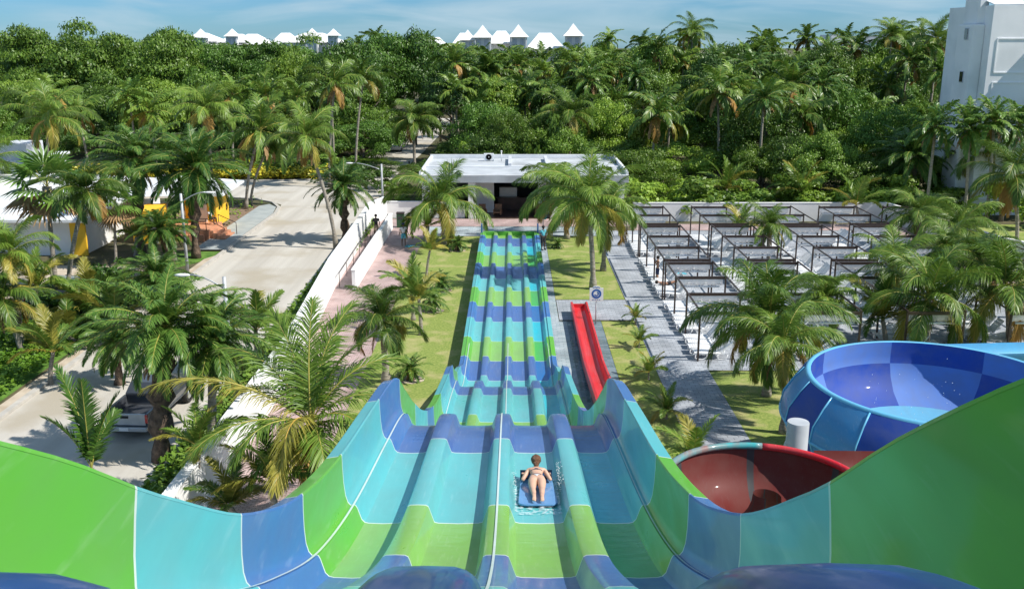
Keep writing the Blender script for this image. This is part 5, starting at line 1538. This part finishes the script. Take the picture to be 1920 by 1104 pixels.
rank(142, 600, 800, 4, 62, 78, ['A'], 'B', 'of the big dark trees beside the far road', (1.4, 1.7), 3, G1)
rank(131, 610, 700, 2, 100, 120, ['A'], 'BC', 'left of the far road behind the slim palms', (1.1, 1.3), 2, G1)
# right side
barv = lambda u: 300 if 800 < u < 1180 else 330
rank(99, 800, 1130, 7, 235, 262, ['A', 'S'], 'CA', 'right behind the pool bar roof', (.8, 1.1), 1.5, G2)
rank(107, 820, 1180, 7, 190, 235, ['A'], 'CBA', 'in the second rank behind the pool bar', (.9, 1.15), 2, G2)
rank(84.5, 1180, 1780, 10, 338, 362, ['S'], 'CCA', 'of the shrubs behind the terrace wall', (1.2, 1.6), 1, G2)
rank(90, 1170, 1800, 9, 262, 315, ['A'], 'CAC', 'in the front rank behind the terrace wall', (.75, 1.0), 2, G2)
rank(98, 1170, 1790, 8, 205, 255, ['A'], 'CBA', 'in the second rank behind the terrace', (.9, 1.15), 2.5, G2)
rank(109, 1150, 1780, 8, 145, 205, ['A'], 'CBA', 'in the third rank behind the terrace', (1.0, 1.25), 3, G2)
rank(121, 830, 1790, 14, 140, 175, ['A'], 'BAC', 'in the fourth rank of the right forest', (1.05, 1.35), 3, G2)
rank(135, 800, 1790, 12, 112, 140, ['A'], 'BAC', 'in the fifth rank of the right forest', (1.1, 1.4), 3, G2)
rank(150, 1080, 1790, 9, 82, 108, ['A'], 'CA', 'in the sixth rank of the right forest', (1.1, 1.45), 4, G2)
rank(172, 780, 1800, 13, 84, 100, ['A'], 'AB', 'in the back rank of the right forest', (1.3, 1.6), 4, G2)
rank(205, -40, 1960, 22, 84, 96, ['A'], 'AB', 'in the farthest line of trees', (1.6, 2.0), 5, G2)
# palms in the forest
frank(97, 1180, 1790, 6, 170, 290, 'of the palms at the front of the right forest', (.85, 1.1), 4, G3, .3)
frank(106, 1200, 1800, 6, 150, 240, 'of the palms in the dark gaps of the right forest', (.95, 1.2), 3, G3, .3)
frank(115, 1370, 1800, 7, 110, 200, 'of the palms on the slope below the hotel', (.95, 1.2), 4, G3, .3)
frank(80, 1730, 1920, 4, 215, 290, 'of the dark palms at the foot of the hotel', (.9, 1.1), 1.5, G3, .6)
frank(119, 830, 1160, 7, 150, 195, 'of the palms above the pool bar', (.9, 1.1), 3, G3)
frank(133, 830, 1230, 9, 112, 145, 'of the crowded palms below the belvedere towers', (.95, 1.15), 4, G3)
frank(148, 780, 1420, 12, 92, 118, 'of the palms on the skyline right of centre', (.95, 1.15), 4, G3)
frank(152, 1380, 1790, 8, 74, 125, 'of the palms under the right skyline', (1.0, 1.2), 4, G3)
frank(172, 760, 1790, 12, 72, 88, 'of the farthest palms on the right skyline', (.9, 1.1), 5, G3)
frank(112, 60, 640, 9, 165, 240, 'of the palms at the front of the left forest', (.85, 1.1), 2, G3, .3)
frank(190, 380, 760, 5, 76, 90, 'of the far palms beside the left hotel roofs', (.8, 1.0), 4, G3)
for (u, v, y, lab) in [(1068, 215, 100, 'tall bare brown trunk palm rising behind the pool bar'), (1440, 195, 100, 'coconut palm with broad crown in the dark gap of the right forest'), (775, 225, 108, 'coconut palm over the far road left of the pool bar'),
                       (1758, 75, 118, 'tall coconut palm against the sky beside the white hotel'), (1298, 62, 150, 'lone palm crown sticking up above the skyline'), (1672, 66, 150, 'small palm crown against the sky left of the hotel')]:
    p = aty(u, v, y); palm('coco', Vector((p.x, y, 0)), p, lab, .85, tr=.2)
# creeper column and shrubs near the bar
p = aty(1208, 175, 97)
t = empty('creeper_column', (p.x, 97, 0), 0, 'bright yellow green creeper climbing a dead trunk behind the terrace', 'climbing plant')
mb = MB(); mb.tube([(0, 0, 0), (.15, 0, p.z * .5), (0, 0, p.z - .5)], [.25, .2, .12], 8); mb.build('trunk', M['bark_tree'], t, smooth=True)
rngc = np.random.default_rng(9); n = 3600
zz = rngc.random(n) * p.z; aa = rngc.random(n) * 6.28; rr = (.45 + .5 * np.abs(np.sin(zz * 1.3)) + .9 * (1 - zz / p.z)) * rngc.uniform(.7, 1.1, n)
Pc = np.stack([np.cos(aa) * rr, np.sin(aa) * rr, zz], 1); Dc = rngc.normal(0, 1, (n, 3)); Dc[:, 2] -= 1; Dc /= np.linalg.norm(Dc, axis=1)[:, None]
Wc = np.cross(Dc, np.stack([np.cos(aa), np.sin(aa), 0 * aa], 1)); Wc /= np.linalg.norm(Wc, axis=1)[:, None]
V_, Q_ = quads_from(Pc, Dc, Wc, .2, .12); link('foliage', np_mesh('foliage', V_, Q_), M['leafD'], t)
for (u, v, z, col, wd, lab) in [(700, 355, 2.2, 'A', 1.0, 'leafy shrub at the road bend under the tall slim palm'), (740, 372, 1.6, 'C', .8, 'low shrub left of the pool bar beside the thin lamp'), (770, 395, 1.3, 'A', .7, 'shrub just behind the low white wall left of the bar'),
                                (660, 345, 2.6, 'B', 1.2, 'round shrub under the slim palms at the side road'), (1650, 385, 2.4, 'D', 1.0, 'yellow green shrub behind the terrace wall corner'), (1010, 300, 4.2, 'C', 1.3, 'bright bushy shrub behind the pool bar roof'),
                                (145, 600, 1.6, 'B', 1.1, 'dark shrub between the sand lot and ground cover'), (235, 585, 2.0, 'A', 1.1, 'leafy shrub below the yellow pillars by the road'), (185, 560, 2.0, 'B', 1.1, 'dark shrub in front of the low white house'),
                                (95, 640, 1.1, 'C', .8, 'small bright shrub left in the ground cover'), (300, 560, 1.5, 'A', .9, 'shrub at the road edge below the pavilion'), (1900, 420, 3.4, 'C', 1.4, 'bright shrub at the right edge below the hotel')]:
    p = at(u, v); tree(p.x, p.y, z, 'S', col, lab, wd)

p = aty(1335, 150, 112); tree(p.x, 112, p.z, 'A', 'D', 'round yellow green tree standing out in the middle of the right forest', 1.15)
p = aty(960, 215, 99); tree(p.x, 99, p.z, 'A', 'C', 'tall bright tree over the middle of the pool bar roof', .8)
p = aty(1500, 300, 88); tree(p.x, 88, p.z, 'A', 'D', 'yellowish bush like tree low behind the terrace wall', .6)
# ================================================================ people
def skin_mesh(name, V, E, Rr, sub=2, root=0):
    me = bpy.data.meshes.new(name + '_tmp'); me.from_pydata([tuple(v) for v in V], E, []); me.update()
    o = bpy.data.objects.new(name + '_tmp', me); COL.objects.link(o)
    o.modifiers.new('s', 'SKIN')
    for i, r in enumerate(Rr):
        r = r if isinstance(r, tuple) else (r, r)
        me.skin_vertices[0].data[i].radius = r
        me.skin_vertices[0].data[i].use_root = (i == root)
    ss = o.modifiers.new('u', 'SUBSURF'); ss.levels = sub; ss.render_levels = sub
    dg = bpy.context.evaluated_depsgraph_get()
    out = bpy.data.meshes.new_from_object(o.evaluated_get(dg))
    out.name = name
    bpy.data.objects.remove(o); bpy.data.meshes.remove(me)
    out.materials.clear()
    out.polygons.foreach_set('use_smooth', [True] * len(out.polygons))
    return out

def skin_mat(n, c): 
    m = mat(n, tuple(x * .93 for x in c), tuple(min(1, x * 1.05) for x in c), scale=9, rough=.5)
    return m
SKIN_L = skin_mat('fair_skin', (.62, .38, .27)); SKIN_T = skin_mat('tanned_skin', (.40, .21, .13)); SKIN_D = skin_mat('dark_skin', (.09, .048, .03))

def human(J, name='body', k=1.0):
    """J: joint positions; returns one skinned body with head, hands with five fingers and feet"""
    V = []; E = []; Rr = []
    def add(p, r, par=None):
        V.append(Vector(p)); Rr.append(r)
        if par is not None: E.append((par, len(V) - 1))
        return len(V) - 1
    pel = add(J['pelvis'], (.125 * k, .095 * k))
    wa = add(J['waist'], (.105 * k, .08 * k), pel)
    chs = add(J['chest'], (.135 * k, .095 * k), wa)
    nb = add(J['neck'], (.055, .055), chs)
    h0 = add(Vector(J['neck']).lerp(Vector(J['head']), .45), (.05, .055), nb)
    hc = add(J['head'], (.078, .092), h0)
    hd = Vector(J['head']) - Vector(J['neck']); hd.normalize()
    ht = add(Vector(J['head']) + hd * .085, (.062, .072), hc)
    fw = Vector(J.get('face', (0, -1, 0)))
    nose = add(Vector(J['head']) + fw * .105 - hd * .01, (.012, .012), hc)
    for s, sd in (('l', -1), ('r', 1)):
        sh = add(J['sh_' + s], .052 * k, chs)
        el = add(J['el_' + s], .037 * k, sh)
        wr = add(J['wr_' + s], .026 * k, el)
        a = (Vector(J['wr_' + s]) - Vector(J['el_' + s])).normalized()
        pn = Vector(J.get('palm_' + s, (sd, 0, 0))).normalized()       # spread direction
        sp = a.cross(pn).normalized()
        curl = pn
        pm = add(V[wr] + a * .05, (.030, .018), wr)
        for q, (off, ln) in enumerate(((-.027, .062), (-.009, .072), (.009, .068), (.027, .054))):
            b0 = add(V[pm] + a * .045 + sp * off, .0095, pm)
            b1 = add(V[b0] + a * ln * .55 - curl * .008, .0085, b0)
            add(V[b1] + a * ln * .45 - curl * .02, .007, b1)
        t0 = add(V[wr] + a * .03 - sp * .035, .011, pm)
        add(V[t0] + a * .04 - sp * .018, .0085, t0)
        hp = add(J['hip_' + s], .088 * k, pel)
        kn = add(J['kn_' + s], .056 * k, hp)
        cf = add(Vector(J['kn_' + s]).lerp(Vector(J['an_' + s]), .35), .052 * k, kn)
        an = add(J['an_' + s], .036 * k, cf)
        ft = add(Vector(J['an_' + s]).lerp(Vector(J['toe_' + s]), .55), (.038, .028), an)
        add(J['toe_' + s], (.036, .018), ft)
    return skin_mesh(name, V, E, Rr)

def limb_cloth(name, chains, sub=2):
    V = []; E = []; Rr = []
    for ch in chains:
        prev = None
        for p, r, ref in ch:
            if ref is not None: prev = ref; continue
            V.append(Vector(p)); Rr.append(r)
            if prev is not None: E.append((prev, len(V) - 1))
            prev = len(V) - 1
    return skin_mesh(name, V, E, Rr, sub)

def STAND(turn=0, **over):
    J = dict(pelvis=(0, 0, .95), waist=(0, 0, 1.12), chest=(0, .01, 1.33), neck=(0, .01, 1.47), head=(0, -.01, 1.62),
             sh_l=(-.19, .01, 1.40), el_l=(-.25, .03, 1.12), wr_l=(-.26, -.05, .88), sh_r=(.19, .01, 1.40), el_r=(.25, .03, 1.12), wr_r=(.26, -.05, .88),
             hip_l=(-.095, 0, .90), kn_l=(-.11, -.02, .50), an_l=(-.12, .02, .09), toe_l=(-.14, -.15, .03), hip_r=(.095, 0, .90), kn_r=(.11, -.02, .50), an_r=(.12, .02, .09), toe_r=(.14, -.15, .03))
    J.update(over); return J

def cap_of_hair(J, m, parent, long=False, name='hair', r=.108):
    h = Vector(J['head']); d = (h - Vector(J['neck'])).normalized(); f = Vector(J.get('face', (0, -1, 0)))
    c = h + d * .045 - f * .018
    mb = MB(); mb.ell((0, 0, 0), (r, r * 1.05, r * .98), 14, 10)
    rng = random.Random(4)
    mb.v = [tuple(Vector(v) * (1 + rng.uniform(-.05, .05))) for v in mb.v]
    if long: mb.ell(tuple(-d * .10 - f * .05), (.07, .07, .09), 10, 8)
    o = mb.build(name, m, parent, smooth=True); o.location = c
    return o

def dress(J, t, shirt=None, shorts=None, sleeve=.55, leg=.55, hem=.02):
    V = Vector
    if shirt:
        ch = [[(V(J['pelvis']) + V((0, 0, hem)), (.148, .115), None), (J['waist'], (.132, .103), None), (J['chest'], (.158, .115), None), (V(J['chest']).lerp(V(J['neck']), .65), (.085, .075), None)]]
        for s in 'lr':
            a = V(J['sh_' + s]); b = V(J['el_' + s])
            ch.append([(None, None, 2), (a, .070, None), (a.lerp(b, sleeve), .064, None)])
        me = limb_cloth('shirt', ch); link('shirt', me, shirt, t)
    if shorts:
        ch = [[(V(J['pelvis']) + V((0, 0, .06)), (.140, .112), None), (V(J['pelvis']) - V((0, 0, .03)), (.145, .115), None)]]
        for s in 'lr':
            a = V(J['hip_' + s]) - V((0, 0, .04)); b = V(J['kn_' + s])
            ch.append([(None, None, 1), (a, .100, None), (a.lerp(b, leg), .086, None), (a.lerp(b, leg + .25), .083, None)])
        me = limb_cloth('shorts', ch); link('shorts', me, shorts, t)

def person(loc, rz, label, J, skin, hair, shirt=None, shorts=None, cap=None, scale=1.0, shoes=None, **k):
    t = empty('person', loc, rz, label, 'person', None, scale)
    link('body', human(J), skin, t)
    cap_of_hair(J, hair, t)
    dress(J, t, shirt, shorts, **k)
    if cap:
        h = Vector(J['head']); mb = MB(); mb.ell((h.x, h.y + .01, h.z + .075), (.116, .122, .075), 14, 8); mb.box((h.x, h.y - .13, h.z + .06), (.14, .12, .015)); mb.build('cap', cap, t, smooth=True)
    if shoes:
        for s in 'lr':
            a = Vector(J['an_' + s]); b = Vector(J['toe_' + s]); c = a.lerp(b, .5)
            mb = MB(); mb.ell((c.x, c.y, .045), (.052, .145, .045), 12, 8); mb.build('shoe', shoes, t, smooth=True)
    return t
cl = lambda n, c: mat(n, tuple(x * .85 for x in c), c, scale=14, rough=.9, bump=.3)
BLK = cl('black_cloth', (.03, .03, .035)); HAIR = cl('black_hair', (.015, .012, .01)); BRN = mat('brown_hair', (.07, .03, .016), (.30, .14, .07), scale=60, rough=.5, bump=.6, stretch=(2, 2, .5)); WHT = cl('white_cloth', (.75, .76, .78))
TEAL = cl('teal_cloth', (.10, .42, .52)); NAVY = cl('navy_cloth', (.03, .045, .11)); KHK = cl('khaki_cloth', (.36, .28, .19)); YEL = cl('yellow_cloth', (.55, .40, .04)); GRY = cl('grey_cloth', (.16, .17, .20))
p = at(1017, 469); person((p.x + .05, p.y, .02), R(35), 'attendant in pale blue shirt and dark trousers standing at the low end of the slide',
    STAND(wr_l=(-.12, -.20, .98), wr_r=(.10, -.22, .98), kn_l=(-.11, -.01, .5)), SKIN_D, HAIR, TEAL, BLK, leg=.75, scale=1.03, shoes=BLK)
p = at(706, 446); person((p.x, p.y, .02), R(0), 'man in black polo shirt and khaki trousers walking between the two white walls',
    STAND(kn_l=(-.10, -.14, .52), an_l=(-.10, -.05, .12), toe_l=(-.11, -.22, .06), kn_r=(.10, .03, .5), an_r=(.11, .17, .1), toe_r=(.12, .02, .03), wr_l=(-.27, .08, .9), wr_r=(.25, -.16, .92)), SKIN_D, HAIR, BLK, KHK, leg=.78, scale=1.05, shoes=BLK)
p = at(757, 462); person((p.x, p.y, .02), R(20), 'man in white shirt, pale blue shorts and dark cap on the pink paving',
    STAND(wr_r=(.36, -.12, .93), el_r=(.30, .02, 1.14), wr_l=(-.33, -.08, .92)), SKIN_D, HAIR, WHT, TEAL, cap=NAVY, leg=.6)
p = at(1232, 531); person((p.x, p.y, .03), R(-80), 'bare chested man in dark shorts standing by a post with his hands at his face',
    STAND(el_l=(-.24, -.16, 1.22), wr_l=(-.10, -.22, 1.46), el_r=(.24, -.16, 1.22), wr_r=(.08, -.24, 1.46)), SKIN_T, HAIR, None, NAVY, leg=.62)
SIT = STAND(pelvis=(0, .05, .50), waist=(0, .08, .66), chest=(0, .05, .87), neck=(0, .02, 1.01), head=(0, -.03, 1.15), sh_l=(-.19, .04, .94), sh_r=(.19, .04, .94), el_l=(-.24, -.10, .72), wr_l=(-.12, -.30, .62), el_r=(.24, -.10, .72), wr_r=(.12, -.30, .62),
            hip_l=(-.1, 0, .50), kn_l=(-.14, -.42, .52), an_l=(-.14, -.44, .10), toe_l=(-.15, -.60, .04), hip_r=(.1, 0, .50), kn_r=(.14, -.42, .52), an_r=(.14, -.44, .10), toe_r=(.15, -.60, .04))
p = Vector((-23.75, 74.75, .86)); person(p, R(60), 'seated person in white shirt by the terrace rail of the yellow pavilion', SIT, SKIN_D, HAIR, WHT, BLK)
st = empty('stool', (p.x + .02, p.y - .02, .84), 0, 'small wooden stool under the person sitting on the pavilion terrace', 'stool')
mb = MB(); mb.lathe([(.001, .36), (.2, .36), (.2, .41), (.001, .41)], n=14); mb.build('seat', M['terra'], st)
for k in range(3):
    mb = MB(); a = k * 2.1; mb.tube([(.14 * math.cos(a), .14 * math.sin(a), .36), (.19 * math.cos(a), .19 * math.sin(a), 0)], .02, 6); mb.build('leg', M['terra'], st)
for u, c1, c2, lab in ((768, YEL, BLK, 'distant person in yellow shirt walking on the shaded road, left of two'), (776, GRY, NAVY, 'distant person in grey shirt walking on the shaded road, right of two')):
    p = at(u, 333 + (u > 770) * 3); person((p.x, p.y, .01), R(170), lab, STAND(kn_l=(-.1, -.1, .52), an_l=(-.1, 0, .1)), SKIN_D, HAIR, c1, c2, leg=.75, scale=1.02)
# sunbather on a lounger in the first row, knees drawn up
LIE = dict(pelvis=(.62, 0, .46), waist=(.46, 0, .47), chest=(.26, 0, .49), neck=(.12, 0, .52), head=(-.02, 0, .55), face=(0, 0, 1),
           sh_l=(.24, -.19, .49), el_l=(.40, -.34, .42), wr_l=(.42, -.42, .20), sh_r=(.24, .19, .49), el_r=(.48, .24, .42), wr_r=(.66, .16, .52), palm_l=(0, -1, 0), palm_r=(0, 0, 1),
           hip_l=(.68, -.09, .46), kn_l=(1.06, -.10, .60), an_l=(1.42, -.09, .72), toe_l=(1.55, -.09, .86), hip_r=(.68, .09, .46), kn_r=(1.05, .10, .56), an_r=(1.40, .10, .68), toe_r=(1.53, .10, .82))
lt = [o for o in SC.objects if o.get('label', '').startswith('twelfth white plastic lounger of the row beside')]
ly = lt[0].location.y if lt else 53.2
p = at(1262, 545); ly = min((o.location.y for o in SC.objects if o.get('category') == 'sun lounger' and o.location.x < 9.3), key=lambda q: abs(q - p.y))
t = empty('person', (8.95, ly, .03), 0, 'tanned sunbather in dark shorts lying on a lounger of the nearest row', 'person')
link('body', human(LIE), SKIN_T, t); cap_of_hair(LIE, HAIR, t)
me = limb_cloth('shorts', [[((.55, 0, .465), (.13, .11), None), ((.66, 0, .465), (.14, .12), None)], [(None, None, 1), ((.72, -.09, .47), .10, None), ((.88, -.10, .53), .09, None)], [(None, None, 1), ((.72, .09, .47), .10, None), ((.88, .10, .52), .09, None)]]); link('shorts', me, BLK, t)
# towels on loungers
for u, v, c, lab in ((1277, 513, TEAL, 'turquoise towel lying on a lounger near the man in dark shorts'), (1300, 470, WHT, 'white towel left on a lounger in the nearest row')):
    p = at(u, v, .4); 
    mb = MB(); nn = 10; vs = []; fs = []
    for j in range(nn + 1):
        for k in range(5): vs.append((-.35 + .07 * j, -.22 + .11 * k, .41 + .025 * math.sin(j * 1.3 + k)))
    for j in range(nn):
        for k in range(4): a = j * 5 + k; fs.append((a, a + 1, a + 6, a + 5))
    mb.add(vs, fs); o = mb.build('towel', c, None, smooth=True); o.location = (p.x, p.y, .0); tag(o, lab, 'towel')
mb = MB(); vs = []; fs = []
for j in range(9):
    for k in range(7): vs.append((-.6 + .15 * j, -.4 + .13 * k, .03 + .05 * abs(math.sin(j * 1.7 + k * 1.1))))
for j in range(8):
    for k in range(6): a = j * 7 + k; fs.append((a, a + 1, a + 8, a + 7))
mb.add(vs, fs); o = mb.build('slide_mat', TEAL, None, smooth=True); p = at(775, 463); o.location = (p.x, p.y, .01); tag(o, 'turquoise slide mat dropped on the paving beside the man in white', 'mat')

# ---------------------------------------------------------------- the rider
YM = 12.75; gx = XC + .53
sl = math.atan2(zfloor(YM + .9) - zfloor(YM - .7), 1.6)
def mt(name, label, cat):
    t = empty(name, (gx, YM, zfloor(YM) + .02), 0, label, cat, None, .88); t.rotation_euler = (sl, 0, 0); return t
t = mt('foam_mat', 'blue foam sliding mat under the young rider on the wet lane', 'mat')
mb = MB(); n = 10; poly = []
for (x, y, r) in ((.31, -.93, .12), (.27, .42, .10), (-.27, .42, .10), (-.31, -.93, .12)):
    cx = x - math.copysign(r, x); cy = y + (r if y < 0 else -r); a0 = {(1, -1): -90, (1, 1): 0, (-1, 1): 90, (-1, -1): 180}[(1 if x > 0 else -1, 1 if y > 0 else -1)]
    for k in range(7): a = R(a0 + 15 * k); poly.append((cx + r * math.cos(a), cy + r * math.sin(a)))
mb.prism(poly, .0, .032); mb.build('mat_body', mat('mat_blue', (.12, .27, .52), (.15, .33, .60), scale=6, rough=.35, coat=.5, bump=.1), t, bevel=.01)
mb = MB(); vs = []; fs = []
for j in range(9):
    a = R(100) * j / 8 * 1.25
    y = .38 + .12 * math.sin(a); z = .03 + .09 * (1 - math.cos(a))
    vs += [(-.27, y, z), (.27, y, z), (.27, y + .025 * math.sin(a), z - .03), (-.27, y + .025 * math.sin(a), z - .03)]
    if j: q = 4 * j - 4; fs += [(q, q + 1, q + 5, q + 4), (q + 2, q + 3, q + 7, q + 6)]
mb.add(vs, fs); mb.build('curled_front', mat('mat_dark', (.015, .05, .13), (.02, .07, .17), scale=6, rough=.4), t, smooth=True)
for s in (-1, 1):
    mb = MB(); mb.tube([(s * .17, .36, .05), (s * .17, .38, .12), (s * .25, .38, .12), (s * .25, .36, .05)], .014, 6); mb.build('handle', M['tyre'], t, smooth=True)
t = mt('person', 'young rider in a dark and white bikini lying face down on a blue mat', 'person')
G = dict(pelvis=(0, -.02, .165), waist=(0, .13, .165), chest=(0, .28, .195), neck=(0, .40, .255), head=(0, .50, .325), face=(0, .85, .1),
         sh_l=(-.135, .33, .215), el_l=(-.235, .16, .085), wr_l=(-.215, .36, .10), sh_r=(.135, .33, .215), el_r=(.235, .16, .085), wr_r=(.215, .36, .10), palm_l=(0, 0, 1), palm_r=(0, 0, 1),
         hip_l=(-.075, -.08, .15), kn_l=(-.075, -.40, .10), an_l=(-.06, -.74, .095), toe_l=(-.055, -.85, .075), hip_r=(.075, -.08, .15), kn_r=(.075, -.40, .10), an_r=(.065, -.74, .095), toe_r=(.06, -.85, .075))
V = []; E = []; Rr = []
def ga(p, r, par=None):
    V.append(Vector(p)); Rr.append(r)
    if par is not None: E.append((par, len(V) - 1))
    return len(V) - 1
pel = ga(G['pelvis'], (.108, .088)); wa = ga(G['waist'], (.088, .066), pel); ch_ = ga(G['chest'], (.108, .07), wa); nk = ga(G['neck'], .040, ch_); hd_ = ga(G['head'], (.072, .078), nk)
ga((0, .575, .30), (.028, .03), hd_)
for s, x in (('l', -1), ('r', 1)):
    sh = ga(G['sh_' + s], .044, ch_); el = ga(G['el_' + s], .032, sh); wr = ga(G['wr_' + s], .023, el)
    pm = ga(V[wr] + Vector((0, .045, .005)), (.028, .016), wr)
    for off, ln in ((-.024, .05), (-.008, .06), (.008, .057), (.024, .045)):
        b0 = ga(V[pm] + Vector((off, .035, .01)), .0085, pm); b1 = ga(V[b0] + Vector((0, ln * .6, .012)), .0075, b0); ga(V[b1] + Vector((0, ln * .2, -.022)), .0065, b1)
    t0 = ga(V[pm] + Vector((-x * .032, .0, .005)), .0095, pm); ga(V[t0] + Vector((-x * .012, .03, .01)), .0075, t0)
    hp = ga(G['hip_' + s], .084, pel); th = ga((x * .078, -.24, .13), .072, hp); kn = ga(G['kn_' + s], .048, th); cf = ga((x * .07, -.53, .115), .050, kn); an = ga(G['an_' + s], .030, cf)
    hl = ga(G['an_' + s][0:1] + (-.765, .125), .026, an)
    f1_ = ga((x * .062, -.82, .11), (.033, .022), an); f2_ = ga((x * .065, -.885, .085), (.034, .016), f1_)
    for q in range(5): ga((x * (.04 + .013 * q), -.915 + .006 * q, .078), .008 if q else .011, f2_)
body = link('body', skin_mesh('body', V, E, Rr), SKIN_L, t)
# bikini pieces follow the body: thin strips a few millimetres proud of it
def hug(name, pts, wd, m, parent, off=.006):
    """strip of points projected down onto the body from above"""
    from mathutils.bvhtree import BVHTree
    me = body.data
    bv = BVHTree.FromPolygons([v.co for v in me.vertices], [list(p.vertices) for p in me.polygons])
    V = []; Fc = []
    for i, (x, y, w_) in enumerate(pts):
        a = Vector(pts[max(i - 1, 0)][:2]); b = Vector(pts[min(i + 1, len(pts) - 1)][:2]); d = (b - a).normalized(); nrm = Vector((-d.y, d.x))
        for s in (-1, -.33, .33, 1):
            q = Vector((x, y)) + nrm * s * w_ / 2
            h = bv.ray_cast(Vector((q.x, q.y, 1)), Vector((0, 0, -1)))[0]
            z = h.z if h else .12
            V.append((q.x, q.y, z + off))
        if i:
            for k in range(3): a_ = 4 * i - 4 + k; Fc.append((a_, a_ + 1, a_ + 5, a_ + 4))
    me2 = bpy.data.meshes.new(name); me2.from_pydata(V, [], Fc)
    return link(name, me2, m, parent, True)
def ln(x0, y0, x1, y1, n=14, w_=.012): return [(x0 + (x1 - x0) * i / n, y0 + (y1 - y0) * i / n, w_) for i in range(n + 1)]
hug('bikini_strap', ln(-.095, .235, .095, .235, w_=.012), 0, NAVY, body)
hug('bikini_strap', ln(-.07, .33, 0, .385, w_=.009), 0, NAVY, body); hug('bikini_strap', ln(.07, .33, 0, .385, w_=.009), 0, NAVY, body)
hug('bikini_bow', ln(-.03, .25, .03, .238, n=4, w_=.022), 0, NAVY, body, .012)
hug('bikini_bottom', [(0, .045 - .02 * i, max(.012, (.15 - .026 * i) * 1.0)) for i in range(7)], 0, WHT, body)
hug('waist_tie', ln(-.10, .025, .10, .025, w_=.022), 0, NAVY, body, .010)
# hair with a ponytail
mb = MB(); mb.ell((0, .495, .345), (.088, .094, .088), 18, 12); mb.ell((0, .43, .30), (.055, .065, .05), 12, 8); mb.ell((0, .39, .285), (.038, .05, .032), 12, 8)
rr_ = random.Random(8); mb.v = [tuple(Vector(v) + Vector((rr_.uniform(-.006, .006), rr_.uniform(-.006, .006), rr_.uniform(-.006, .006)))) for v in mb.v]
mb.build('hair', BRN, body, smooth=True)
# splash either side of the mat
def splash(name, n, fn, size, label):
    rng = np.random.default_rng(21); P = fn(rng, n); V = []; Q = []
    o8 = np.array([[1, 0, 0], [0, 1, 0], [-1, 0, 0], [0, -1, 0], [0, 0, .8], [0, 0, -.8]])
    for p in P:
        s = size * rng.uniform(.4, 1.6); b = len(V); V += [tuple(p + q * s) for q in o8]
        for k in range(4): Q += [(b + k, b + (k + 1) % 4, b + 4), (b + (k + 1) % 4, b + k, b + 5)]
    me = bpy.data.meshes.new(name); me.from_pydata(V, [], Q); o = link(name, me, M['foam'], None, True); return tag(o, label, 'water', None, 'stuff')
def sf(rng, n):
    s = rng.choice([-1, 1], n, p=[.35, .65]); x = gx + s * (.30 + np.abs(rng.normal(0, .05, n))); y = YM + rng.uniform(-.4, .55, n) + .1
    z = np.array([zfloor(q) for q in y]) + np.abs(rng.normal(0, .10, n)) * np.where(s > 0, 1.5, .6)
    return np.stack([np.clip(x, gx - .36, gx + .37), y, z], 1)
splash('splash', 420, sf, .006, 'spray of white drops beside the rider on the blue mat')
mf, N_, L_, P_ = new_mat('white_water'); P_.inputs['Base Color'].default_value = (.85, .92, .93, 1); P_.inputs['Roughness'].default_value = .25
g_ = N_.new('ShaderNodeNewGeometry'); nn_ = N_.new('ShaderNodeTexNoise'); nn_.inputs['Scale'].default_value = 14; nn_.inputs['Detail'].default_value = 5; L_.new(g_.outputs['Position'], nn_.inputs['Vector'])
r_ = N_.new('ShaderNodeValToRGB'); r_.color_ramp.elements[0].position = .47; r_.color_ramp.elements[1].position = .66; r_.color_ramp.elements[1].color = (.7, .7, .7, 1); L_.new(nn_.outputs['Fac'], r_.inputs[0]); L_.new(r_.outputs[0], P_.inputs['Alpha'])
V = []; Fc = []
for j in range(25):
    y = YM - 1.15 + 1.75 * j / 24
    for k in range(9):
        x = gx - .46 + .92 * k / 8; V.append((x, y, zfloor(y) + .004 + .012 * abs(math.sin(j * 1.1 + k * 2.3)) * (1 if abs(x - gx) > .3 else .3)))
    if j:
        for k in range(8): a = (j - 1) * 9 + k; Fc.append((a, a + 1, a + 10, a + 9))
me = bpy.data.meshes.new('wake'); me.from_pydata(V, [], Fc); o = link('wake', me, mf, None, True); tag(o, 'thin sheet of foamy water round the rider and blue mat', 'water', None, 'stuff')

# ================================================================ small labels upkeep
short = {'over the': ''}
for o in SC.objects:
    l = o.get('label')
    if l and len(l.split()) > 16: o['label'] = ' '.join(l.split()[:16])
for me in bpy.data.meshes:
    pass
